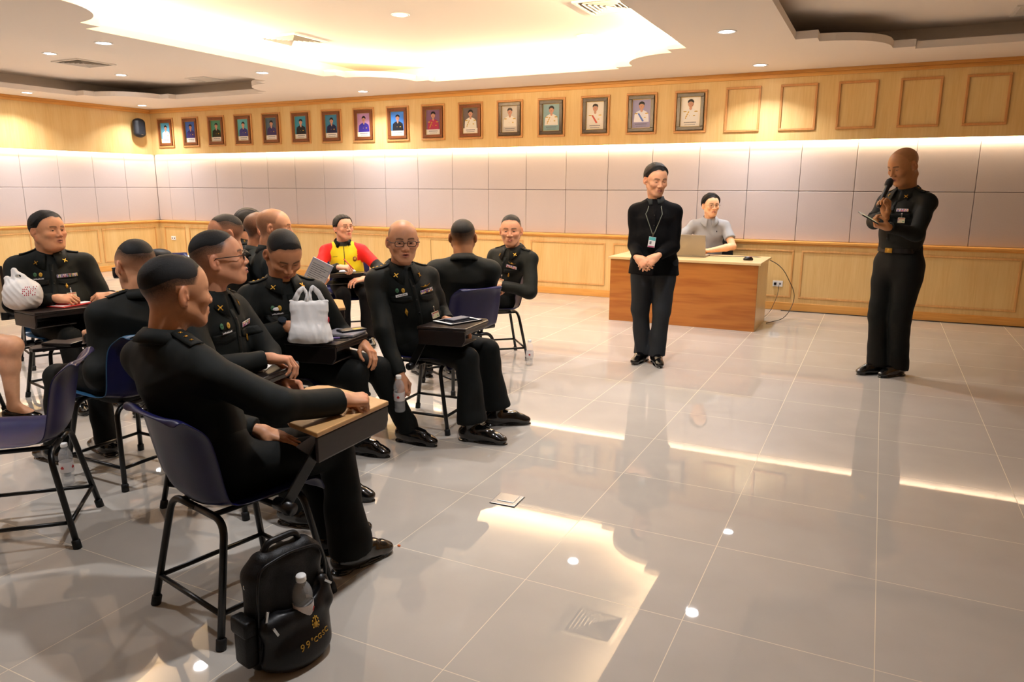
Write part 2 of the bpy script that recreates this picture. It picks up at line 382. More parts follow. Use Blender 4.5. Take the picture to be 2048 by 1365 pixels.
# air diffusers
M_VENT = mat('vent_white', '#E8E2DA', .5)
M_DARK = mat('vent_gap', '#4A443C', .8)
def vent(x, y, z, s, label, flat=False, name='air_diffuser'):
    e_ = empty(name, (x, y, z), 0, label, 'air vent', 'square ceiling air diffusers')
    f = MB()
    for q in ((-s, s, s-.03, s), (-s, s, -s, -s+.03), (-s, -s+.03, -s+.03, s-.03), (s-.03, s, -s+.03, s-.03)): f.box(*q, -.015, 0)
    f.build('rim', M_VENT, e_)
    MB().box(-s+.03, s-.03, -s+.03, s-.03, -.002, 0).build('backing', M_DARK if not flat else M_VENT, e_)
    sl = MB(); k = 5
    for i in range(1, k+1):
        r = (s-.03)*(1-i/(k+1)); t = .012
        if flat: break
        for a in range(4):
            R_ = Matrix.Rotation(a*PI/2, 4, 'Z')
            sl.add([(-r, r, -.016), (r, r, -.016), (r-t*.7, r-t*.7, -.003), (-r+t*.7, r-t*.7, -.003), (-r, r, -.019), (r, r, -.019)], [(0, 1, 2, 3), (3, 2, 5, 4)], M=R_)
    if flat:
        for i in range(9): yy = -s+.05+(2*s-.1)*i/8; sl.box(-s+.03, s-.03, yy-.004, yy+.004, -.008, -.002)
    sl.build('louvre', M_VENT, e_)
vent(-5.95, 6.62, ZU, .27, 'square louvred air diffuser in the glowing cove, left one near the bright edge')
vent(-2.30, 6.62, ZU, .27, 'square louvred air diffuser at the right edge of the glowing cove')
vent(-9.55, 6.66, ZU, .27, 'dark square air diffuser in the left tray')
vent(-9.30, 8.40, ZU, .20, 'small flat tan grille at the far edge of the left tray', flat=True)
vent(1.12, 8.36, ZU, .22, 'square grille cut by the right frame edge in the right tray', flat=True)

# ------------------------------------------------------------------ distance-field modelling (one continuous skin per volume)
SKIN_GAIN = (1.32, 1.42, 1.58)      # overall lightness of the skins below
def skinc(h): return tuple(a*b_ for a, b_ in zip(hexc(h), SKIN_GAIN))
def nrm(v): v = np.asarray(v, float); return v/np.linalg.norm(v)
class Vol:
    def __init__(s, lo, hi, h):
        s.lo = np.asarray(lo, np.float32); s.h = h
        s.n = np.ceil((np.asarray(hi)-s.lo)/h).astype(int)+1
        s.D = np.full(s.n, .5, np.float32)
    def region(s, lo, hi, pad):
        i0 = np.clip(np.floor((np.asarray(lo)-pad-s.lo)/s.h).astype(int), 0, s.n); i1 = np.clip(np.ceil((np.asarray(hi)+pad-s.lo)/s.h).astype(int)+1, 0, s.n)
        if (i1 <= i0).any(): return None, None
        sl = tuple(slice(a, b) for a, b in zip(i0, i1))
        ax = [(s.lo[k]+s.h*np.arange(i0[k], i1[k])).astype(np.float32) for k in range(3)]
        return sl, (ax[0][:, None, None], ax[1][None, :, None], ax[2][None, None, :])
    def merge(s, sl, d, k, mode):
        A = s.D[sl]
        if mode == 'add':
            if k > 0: hh = np.clip(.5+.5*(A-d)/k, 0, 1); s.D[sl] = A+(d-A)*hh-k*hh*(1-hh)
            else: s.D[sl] = np.minimum(A, d)
        else:
            d = -d
            if k > 0: hh = np.clip(.5-.5*(A-d)/k, 0, 1); s.D[sl] = A+(d-A)*hh+k*hh*(1-hh)
            else: s.D[sl] = np.maximum(A, d)
    def cone(s, a, b, r1, r2, k=.01, mode='add'):
        a = np.asarray(a, float); b = np.asarray(b, float); r = max(r1, r2)
        sl, X = s.region(np.minimum(a, b)-r, np.maximum(a, b)+r, k+2*s.h)
        if sl is None: return s
        ba = b-a; L = max(ba@ba, 1e-9)
        P = [X[i]-a[i] for i in range(3)]
        t = np.clip((P[0]*ba[0]+P[1]*ba[1]+P[2]*ba[2])/L, 0, 1)
        d = np.sqrt((P[0]-t*ba[0])**2+(P[1]-t*ba[1])**2+(P[2]-t*ba[2])**2)-(r1+(r2-r1)*t)
        s.merge(sl, d, k, mode); return s
    def ell(s, c, r, R=None, k=.01, mode='add'):
        c = np.asarray(c, float); r = np.asarray(r, float) if np.ndim(r) else np.array([r]*3, float)
        m = r.max(); R = np.eye(3) if R is None else R
        sl, X = s.region(c-m, c+m, k+2*s.h)
        if sl is None: return s
        P = [X[i]-c[i] for i in range(3)]
        Q = [P[0]*R[j][0]+P[1]*R[j][1]+P[2]*R[j][2] for j in range(3)]      # rows of R are the local axes
        k0 = np.sqrt(sum((Q[j]/r[j])**2 for j in range(3)))+1e-6; k1 = np.sqrt(sum((Q[j]/r[j]**2)**2 for j in range(3)))+1e-6
        s.merge(sl, k0*(k0-1)/k1, k, mode); return s
    def ecyl(s, a, b, ra, rb, lat, k=.03, mode='add'):
        """tapered capsule of elliptic section: ra, rb = (depth radius, lateral radius) at each end"""
        a = np.asarray(a, float); b = np.asarray(b, float); lat = nrm(lat); m = max(*ra, *rb)
        sl, X = s.region(np.minimum(a, b)-m, np.maximum(a, b)+m, k+2*s.h)
        if sl is None: return s
        ba = b-a; L = max(ba@ba, 1e-9); P = [X[i]-a[i] for i in range(3)]
        t = np.clip((P[0]*ba[0]+P[1]*ba[1]+P[2]*ba[2])/L, 0, 1)
        Q = [P[i]-t*ba[i] for i in range(3)]
        u = Q[0]*lat[0]+Q[1]*lat[1]+Q[2]*lat[2]; q2 = Q[0]**2+Q[1]**2+Q[2]**2
        w_ = np.sqrt(np.maximum(q2-u*u, 0)); rd = ra[0]+(rb[0]-ra[0])*t; rl = ra[1]+(rb[1]-ra[1])*t
        k0 = np.sqrt((w_/rd)**2+(u/rl)**2)+1e-6; k1 = np.sqrt((w_/rd**2)**2+(u/rl**2)**2)+1e-6
        s.merge(sl, k0*(k0-1)/k1, k, mode); return s
    def plane(s, p, n, k=0):
        """removes everything on the side n points to"""
        n = nrm(n); p = np.asarray(p, float)
        sl, X = s.region(s.lo, s.lo+s.h*s.n, 0)
        d = (X[0]-p[0])*n[0]+(X[1]-p[1])*n[1]+(X[2]-p[2])*n[2]
        s.D[sl] = np.maximum(s.D[sl], d); return s
    def cutnear(s, p, n, rad):
        """flat cut across a limb, only near p"""
        n = nrm(n); p = np.asarray(p, float); sl, X = s.region(p-rad, p+rad, 0)
        if sl is None: return s
        d = (X[0]-p[0])*n[0]+(X[1]-p[1])*n[1]+(X[2]-p[2])*n[2]
        q = np.sqrt((X[0]-p[0])**2+(X[1]-p[1])**2+(X[2]-p[2])**2)-rad
        s.D[sl] = np.maximum(s.D[sl], np.minimum(d, -q)); return s
    def wrinkle(s, amp, f=38, seed=0):
        sl, X = s.region(s.lo, s.lo+s.h*s.n, 0); x, y, z = X
        near = np.abs(s.D) < .03
        a = np.sin(f*z+2.5*np.sin(9*x+seed)+2.0*np.sin(11*y+1.7*seed))*np.sin(7*x+5*y+3*z+seed)
        b = np.sin(f*.55*(x+y)+3*np.sin(13*z+seed)+seed*2.1)*np.sin(6*z+4*x-seed)
        s.D = np.where(near, s.D+amp*(a*.6+b*.6).astype(np.float32), s.D); return s
    def mesh(s):
        D = s.D; D[0] = D[-1] = .1; D[:, 0] = D[:, -1] = .1; D[:, :, 0] = D[:, :, -1] = .1
        ins = D < 0; nx, ny, nz = D.shape
        c = np.zeros((nx-1, ny-1, nz-1), np.uint8); offs = [(i, j, k) for i in (0, 1) for j in (0, 1) for k in (0, 1)]
        for i, j, k in offs: c += ins[i:nx-1+i, j:ny-1+j, k:nz-1+k]
        act = (c > 0) & (c < 8); idx = np.argwhere(act); vid = np.full(act.shape, -1, np.int32); vid[act] = np.arange(len(idx))
        acc = np.zeros((len(idx), 3)); cnt = np.zeros(len(idx))
        val = {o: D[idx[:, 0]+o[0], idx[:, 1]+o[1], idx[:, 2]+o[2]] for o in offs}
        for o in offs:
            for ax in range(3):
                if o[ax]: continue
                q = list(o); q[ax] = 1; q = tuple(q); d1, d2 = val[o], val[q]; cr_ = (d1 < 0) != (d2 < 0)
                t = np.where(cr_, d1/np.where(cr_, d1-d2, 1), 0)
                P = np.array(o, float)[None, :]+np.zeros((len(idx), 3)); P[:, ax] += t
                acc += P*cr_[:, None]; cnt += cr_
        V = s.lo+s.h*(idx+acc/cnt[:, None]); F = []
        for ax in range(3):
            sa = [slice(None)]*3; sb = [slice(None)]*3; sa[ax] = slice(0, -1); sb[ax] = slice(1, None)
            A = ins[tuple(sa)]; B = ins[tuple(sb)]; e_ = np.argwhere(A != B)
            o1, o2 = [(1, 2), (2, 0), (0, 1)][ax]
            ok = (e_[:, o1] > 0) & (e_[:, o2] > 0) & (e_[:, o1] < act.shape[o1]) & (e_[:, o2] < act.shape[o2]); e_ = e_[ok]
            def g(d1, d2):
                q = e_.copy(); q[:, o1] -= d1; q[:, o2] -= d2; return vid[q[:, 0], q[:, 1], q[:, 2]]
            f = np.stack([g(1, 1), g(0, 1), g(0, 0), g(1, 0)], 1)
            fl = A[e_[:, 0], e_[:, 1], e_[:, 2]]; f[~fl] = f[~fl][:, ::-1]; F.append(f)
        F = np.concatenate(F); F = F[(F >= 0).all(1)]
        return V.astype(np.float32), F.astype(np.int32)
def relax(V, F, it=2, lam=.5):
    E_ = np.concatenate([F[:, [0, 1]], F[:, [1, 2]], F[:, [2, 3]], F[:, [3, 0]]]); n_ = len(V)
    deg = np.bincount(E_[:, 0], minlength=n_)+np.bincount(E_[:, 1], minlength=n_)
    for _ in range(it):
        A = np.stack([np.bincount(E_[:, 0], V[E_[:, 1], k], n_)+np.bincount(E_[:, 1], V[E_[:, 0], k], n_) for k in range(3)], 1)
        V = V+lam*(A/np.maximum(deg, 1)[:, None]-V)
    return V.astype(np.float32)
def vnormals(V, F):
    n_ = np.cross(V[F[:, 2]]-V[F[:, 0]], V[F[:, 3]]-V[F[:, 1]]); N = np.zeros_like(V)
    for k in range(3):
        for j in range(4): N[:, k] += np.bincount(F[:, j], n_[:, k], len(V))
    return N/np.maximum(np.linalg.norm(N, axis=1), 1e-9)[:, None]

# ------------------------------------------------------------------ heads
HM = [(-.12, -.052), (-.06, -.050), (-.03, -.018), (-.012, .002), (.004, .006), (.020, .028), (.034, .058), (.048, .082), (.062, .092), (.08, .096), (.12, .104)]
HM_BALD = [(-.12, -.050), (-.06, -.048), (-.03, -.018), (-.012, .002), (.004, .006), (.014, .020), (.020, .060), (.034, .090), (.05, .13), (.12, .15)]
def hair_low(x, tab=HM): return np.interp(x, [a for a, _ in tab], [b for _, b in tab])
def make_head(p):
    """head in its own frame (+x face, +y left, +z up, origin between the ears); returns V, F, colour, and hair V, F"""
    fat = p.get('fat', 1.0); jw = p.get('jaw', 1.0)*fat; hn = np.asarray(p['neck_local'], float); hh_ = p.get('hres', .0027)
    skin = np.array(skinc(p.get('skin', '#B98563')))
    v = Vol((-.14, -.125, -.20), (.15, .125, .16), hh_)
    v.ell((-.014, 0, .041), (.100, .078*(.6+.4*fat), .085), k=.02)
    v.ell((.026, 0, .02), (.066, .068*(.5+.5*fat), .078), k=.03)
    v.ell((.034, 0, -.050), (.052, .056*jw, .052), k=.03)
    v.cone((-.006, .050*jw, -.040), (.060, .022*jw, -.088), .021*fat, .018, k=.025); v.cone((-.006, -.050*jw, -.040), (.060, -.022*jw, -.088), .021*fat, .018, k=.025)
    v.ell((.066, 0, -.090), (.022, .024, .017), k=.022)
    if fat > 1.05: v.ell((.030, 0, -.096), (.05, .05*fat, .026*fat), k=.03)
    for s in (1, -1):
        v.ell((.062, s*.040, -.016), (.024, .026*fat, .022), k=.022)
        v.cone((.083, s*.013, .029), (.070, s*.046, .028), .008, .007, k=.014)
    for s in (1, -1): v.ell((.099, s*.032, .009), (.019, .019, .0125), k=.014, mode='sub')
    v.cone((.086, 0, .018), (.103, 0, -.022), .0075, .0115, k=.012)
    for s in (1, -1): v.ell((.095, s*.0145, -.027), (.013, .0085, .0085), k=.007)
    for s in (1, -1): v.ell((.103, s*.0075, -.0365), (.005, .0036, .004), k=.003, mode='sub')
    v.ell((.083, 0, -.057), (.014, .026, .020), k=.016)
    v.cone((.089, .017, -.0535), (.0965, 0, -.0515), .004, .0062, k=.004); v.cone((.089, -.017, -.0535), (.0965, 0, -.0515), .004, .0062, k=.004)
    v.cone((.088, .014, -.0635), (.095, 0, -.0645), .0045, .0072, k=.004); v.cone((.088, -.014, -.0635), (.095, 0, -.0645), .0045, .0072, k=.004)
    op = p.get('mouth', 0)
    v.ell((.103, 0, -.0578), (.012, .020, .0014+op*.0045), k=.002, mode='sub')
    # eyes: lids with a slit, eyeballs inside
    for s in (1, -1):
        v.ell((.0735, s*.0315, .0085), (.0152, .0165, .0135), k=.005)
        if p.get('eyes', 1) > 0: v.ell((.091, s*.0315, .0078), (.010, .0125, .0038*p.get('eyes', 1)), k=.002, mode='sub')
    # ears
    for s in (1, -1):
        Re = np.array([nrm((.90, -s*.44, -.10)), nrm((.44, s*.90, 0)), nrm((.10, 0, 1))])
        v.ell((-.016, s*(.082*(.6+.4*fat)), .002), (.020, .0085, .033), R=Re, k=.006)
        v.ell((-.009, s*(.0925*(.6+.4*fat)), .007), (.0125, .0095, .021), R=Re, k=.002, mode='sub'); v.ell((-.003, s*(.084*(.6+.4*fat)), -.003), (.005, .004, .010), R=Re, k=.003)
        v.ell((-.008, s*(.0755*(.6+.4*fat)), -.025), (.009, .006, .009), k=.006)
    # neck down to the collar
    nr = .054*p.get('neckf', 1)*(.5+.5*fat)
    v.cone((-.030, 0, -.045), hn, nr, nr*1.06, k=.03)
    if fat > 1.02: v.ell((-.056, 0, -.074), (.024, .045, .020), k=.03)
    V, F = v.mesh(); V = relax(V, F, 1, .35)
    x, y, z = V.T; ay = np.abs(y)
    C = np.tile(skin, (len(V), 1))
    def blend(mask, col): nonlocal C; mask = np.clip(mask, 0, 1)[:, None]; C = C*(1-mask)+np.array(col)*mask
    red = skin*np.array([1.08, .78, .72])
    blend(.35*np.exp(-(((x-.08)/.03)**2+((ay-.035)/.025)**2+((z+.02)/.022)**2)), red)
    blend(.4*(ay > .079*(.6+.4*fat)), red)
    blend(.35*np.exp(-(((x-.105)/.014)**2+(y/.016)**2+((z+.026)/.014)**2)), red)
    lip = np.array(hexc(p.get('lip', '#9A5348')))
    lm = np.exp(-((y/.021)**4+((z+.0583)/.0115)**4))*(x > .082); blend(lm*.85, lip)
    blend(np.exp(-((y/.018)**4+((z+.0578)/.0022)**2))*(x > .084)*(x < .0965), (.06, .02, .015))
    hairc = np.array(hexc(p.get('hairc', '#14110F')))
    # brows
    bz = .0295+.004*np.sin(np.clip((ay-.010)/.044, 0, 1)*PI)
    blend(np.exp(-(((z-bz)/.0042)**2))*((ay > .012) & (ay < .050) & (x > .055))*p.get('brow', .85), hairc)
    # dark lash line
    if p.get('eyes', 1) > 0: blend(.75*np.exp(-(((z-.0078-.0040*p.get('eyes', 1))/.0016)**2))*((ay > .019) & (ay < .045) & (x > .070)), (.03, .02, .02))
    else: blend(.75*np.exp(-(((z-.0020)/.0018)**2))*((ay > .019) & (ay < .045) & (x > .070)), (.05, .03, .02))
    tab = HM_BALD if p['hair'] in ('bald', 'shaved') else HM
    rng0 = np.random.RandomState(9); low = hair_low(x, tab)+.0015*np.sin(130*y+40*x)+.0016*(rng0.rand(len(V))-.5)*2; m_ = np.clip((z-low)/.030+.45, 0, 1)*((ay < .082) | (z > .03))
    m_ = m_*(1-((ay > .073*(.6+.4*fat)) & (z < .037) & (x > -.036)))
    stub = p.get('stub', .75)
    topness = np.clip((z-p.get('hair_z', .06)+.060+p.get('hair_back', .4)*np.clip(-x-.03, 0, 1))/.055, 0, 1)
    if p['hair'] == 'bald': stubm = m_*.55*np.clip((.10-z)/.04, 0, 1)
    elif p['hair'] == 'shaved': stubm = m_*stub*(.8+.2*np.clip((-x)/.06, 0, 1))
    else: stubm = m_*(stub*.55+(1-stub*.55)*topness)*np.clip((z+.06)/.05, .25, 1)
    rng = np.random.RandomState(p.get('seed', 1)); stubm = np.clip(stubm*(.90+.20*rng.rand(len(V))), 0, 1)
    blend(stubm, hairc+skin*.07)
    # hair shell
    N = vnormals(V, F); hs = p['hair']; t = None
    if hs in ('crew', 'buzz'):
        T = p.get('hair_t', .010 if hs == 'crew' else .0045)*.62; zz = p.get('hair_z', .060)
        edge = zz+.006*np.sin(45*x+20*y)-p.get('hair_back', .4)*np.clip(-x-.03, 0, 1)
        t = T*np.clip((z-np.maximum(edge, low+.002))/.045, 0, 1)**.9
        t = t*(1+.10*rng.rand(len(V)))
    elif hs in ('full', 'side'):
        T = p.get('hair_t', .017)
        t = T*np.clip((z-low+.004*np.sin(90*y))/.045, 0, 1)**.8*np.clip((z-low+.02)/.09+.25, .3, 1)
        t = t*(.9+.25*np.sin(60*y+25*x)**2*.5+.1*rng.rand(len(V)))*(1-((ay > .073) & (z < .03) & (x > -.036)))
    elif hs == 'pulled':
        low2 = np.where(x > .03, low-.006, np.where(x > -.03, np.maximum(.018, low-.004), -.045))
        t = .012*np.clip((z-low2)/.012, 0, 1)**.5
        t = t*(.92+.08*np.sin(260*y+60*x))*(1-((ay > .072) & (z < .02) & (x > -.034) & (x < .03)))
    hv = None
    if t is not None:
        keep = (t > 1e-4)[F].any(1); Fh = F[keep]; used = np.unique(Fh); mp_ = np.full(len(V), -1); mp_[used] = np.arange(len(used))
        Vt = V[used]+N[used]*(t[used][:, None]-.0008*(t[used] < 1e-4)[:, None]); Vb = V[used]-N[used]*.003
        Ft = mp_[Fh]
        hv = [(Vt, Ft)]
        if hs == 'pulled' and p.get('bun'):
            b_ = Vol((-.20, -.07, -.11), (-.04, .07, .10), .004); c = p['bun']
            b_.ell(c, (.034, .036, .038), k=.01).ell((c[0]+.022, 0, c[2]+.018), (.03, .04, .03), k=.02)
            if p.get('bun_long'): b_.ell((c[0]-.004, 0, c[2]-.040), (.028, .034, .042), k=.02)
            b_.wrinkle(.003, 160, 3); hv.append(b_.mesh())
    # eyeballs
    ev = []
    if p.get('eyes', 1) > 0:
        for s in (1, -1):
            th = np.linspace(0, PI, 15); ph = np.linspace(0, 2*PI, 20, endpoint=False); g = p.get('gaze', (1, 0, 0)); g = nrm(g)
            o1 = nrm(np.cross(g, (0, 0, 1))); o2 = np.cross(o1, g)
            P = np.array([g*math.cos(a)+(o1*math.cos(b_)+o2*math.sin(b_))*math.sin(a) for a in th for b_ in ph])
            Vv = np.array((.0735, s*.0315, .0078))+.0128*P
            cc = np.array([(.02, .012, .008) if a < .48 else ((.10, .07, .06) if a < .53 else (.62, .56, .52)) for a in th for b_ in ph])
            Ff = np.array([(i*20+k, (i+1)*20+k, (i+1)*20+(k+1) % 20, i*20+(k+1) % 20) for i in range(14) for k in range(20)])
            ev.append((Vv, Ff, cc))
    return V, F, C, hv, ev

# ------------------------------------------------------------------ hands (wrist origin, +x fingers, +z back of hand, thumb on +y*side)
POSE = {'flat': ((8, 12, 8), 8), 'relaxed': ((25, 30, 20), 15), 'curled': ((45, 50, 35), 25), 'fist': ((75, 88, 50), 45), 'hold': ((62, 58, 40), 35), 'over': ((50, 40, 25), 20), 'phone': ((30, 55, 35), 10)}
def make_hand(pose, side, skin, h=.0025):
    (c1, c2, c3), th = POSE[pose]; v = Vol((-.07, -.085, -.12), (.22, .085, .06), h)
    K = [(.088, .030, .003), (.092, .010, .005), (.088, -.011, .003), (.080, -.030, -.001)]
    Ls = [(.043, .026, .021), (.048, .030, .022), (.044, .028, .021), (.034, .021, .019)]
    for kx in K: v.cone((.012, kx[1]*.55, 0), np.array(kx)-np.array((.004, 0, .001)), .0165, .0125, k=.014)
    v.cone((-.030, 0, 0), (.012, 0, 0), .024, .023, k=.02); v.ell((.045, 0, -.004), (.045, .036, .014), k=.012)
    for i, (kx, L) in enumerate(zip(K, Ls)):
        a = 0; p = np.array(kx, float); sp = (1.5-i)*.05
        for j in range(3):
            a += math.radians((c1, c2, c3)[j]*(1+.06*(i-1)))
            d = np.array((math.cos(a), sp*(1 if c1 < 60 else .2), -math.sin(a))); q = p+nrm(d)*L[j]
            r = (.0096, .0086, .0078, .0066)
            v.cone(p, q, r[j]*(1 if i < 3 else .88), r[j+1]*(1 if i < 3 else .88), k=.0035 if j else .006); p = q
    t = math.radians(th); p = np.array((.022, .026, -.008)); q = p+nrm((.62, .62-.5*math.sin(t), -.35-.5*math.sin(t)))*.042
    v.cone((.008, .008, -.004), p, .018, .016, k=.01); v.cone(p, q, .0145, .0112, k=.008)
    r_ = q+nrm((.82, .22-.8*math.sin(t), -.28-.25*math.sin(t)))*.032; v.cone(q, r_, .0108, .0092, k=.004)
    u = r_+nrm((.9, -.05-.9*math.sin(t), -.2))*.024; v.cone(r_, u, .0092, .0076, k=.004)
    V, F = v.mesh(); V = relax(V, F, 1, .3)
    C = np.tile(np.array(skinc(skin)), (len(V), 1)); 
    red = C[0]*np.array([1.06, .80, .74])
    for kx in K:
        m_ = np.exp(-((V-np.array(kx)-np.array((0, 0, .01)))**2).sum(1)/.012**2)[:, None]*.5; C = C*(1-m_)+red*m_
    if side < 0: V = V*np.array((1, -1, 1), np.float32); F = F[:, ::-1]
    return V, F, C

def ik(a, c, l1, l2, pole):
    a = np.asarray(a, float); c = np.asarray(c, float); d = c-a; L = np.linalg.norm(d); Lm = (l1+l2)*.995
    if L > Lm: s_ = L/(Lm); l1 *= s_; l2 *= s_
    u = d/L; x = (l1*l1-l2*l2+L*L)/(2*L); y = math.sqrt(max(l1*l1-x*x, 0)); pole = np.asarray(pole, float); q = pole-u*(pole@u)
    return a+u*x+nrm(q)*y
def az(deg): return np.array([math.cos(math.radians(deg)), math.sin(math.radians(deg)), 0.])
UP = np.array([0, 0, 1.])

M_SKIN = mat('skin', '#B98563', .46, spec=.35, attr='Col', var=.05, vscale=45, bump=.12, bscale=500)
M_SKIN.node_tree.nodes['Principled BSDF'].inputs['Subsurface Weight'].default_value = .06
M_SKIN.node_tree.nodes['Principled BSDF'].inputs['Subsurface Radius'].default_value = (.01, .004, .002)
M_HAIR = mat('black_hair', '#0B0908', .55, spec=.3, bump=.6, bscale=900)
M_UNI = mat('dark_green_uniform', '#111411', .70, spec=.22, bump=.3, bscale=900, fold=.30)
M_TRO = mat('black_green_trousers', '#0C0E0C', .75, spec=.2, bump=.3, bscale=900, fold=.30)
M_BLK = mat('black_cloth', '#09090B', .85, spec=.12, bump=.4, bscale=800, fold=.28)
M_CHAR = mat('charcoal_trousers', '#24272B', .8, spec=.15, bump=.3, bscale=800, fold=.28)
M_GREYJ = mat('dark_grey_jacket', '#24292B', .8, spec=.15, bump=.3, bscale=700, fold=.25)
M_POLO = mat('grey_polo', '#9FA1A4', .85, spec=.15, bump=.3, bscale=900, fold=.25)
M_PAINT = mat('two_tone_jacket', '#FFFFFF', .6, spec=.25, attr='Col', bump=.2, bscale=500, fold=.28)
M_SHOE = mat('polished_black_leather', '#070707', .13, spec=.6, coat=.5, bump=.15, bscale=60)
M_GOLD = mat('gold_metal', '#C79A3E', .3, metal=.9)
M_GOLDC = mat('gold_cloth', '#B98F2E', .6)
M_WHITE = mat('white_plastic', '#E8E8E6', .4)
M_STEEL = mat('bright_steel', '#C9CCCE', .22, metal=1)
M_BLKP = mat('black_plastic', '#0C0C0E', .35)
M_NAVYT = mat('black_name_tag', '#0A0B0C', .3)
M_GLS = mat('spectacle_lens', '#FFFFFF', .02, trans=1, ior=1.05, alpha=.25)
M_RIB = [mat('ribbon_%s' % n_, c, .6) for n_, c in (('red', '#A83A40'), ('yellow', '#D6B854'), ('white', '#D9D4CE'), ('purple', '#7A5AA0'), ('green', '#3F6B4A'), ('blue', '#3A4C86'), ('pink', '#C88CA0'))]
M_IDC = mat('id_card_cream', '#D9CFA8', .35)
M_IDR = mat('id_card_red', '#B0483C', .4)
M_IDG = mat('id_card_green', '#3F8A58', .4)

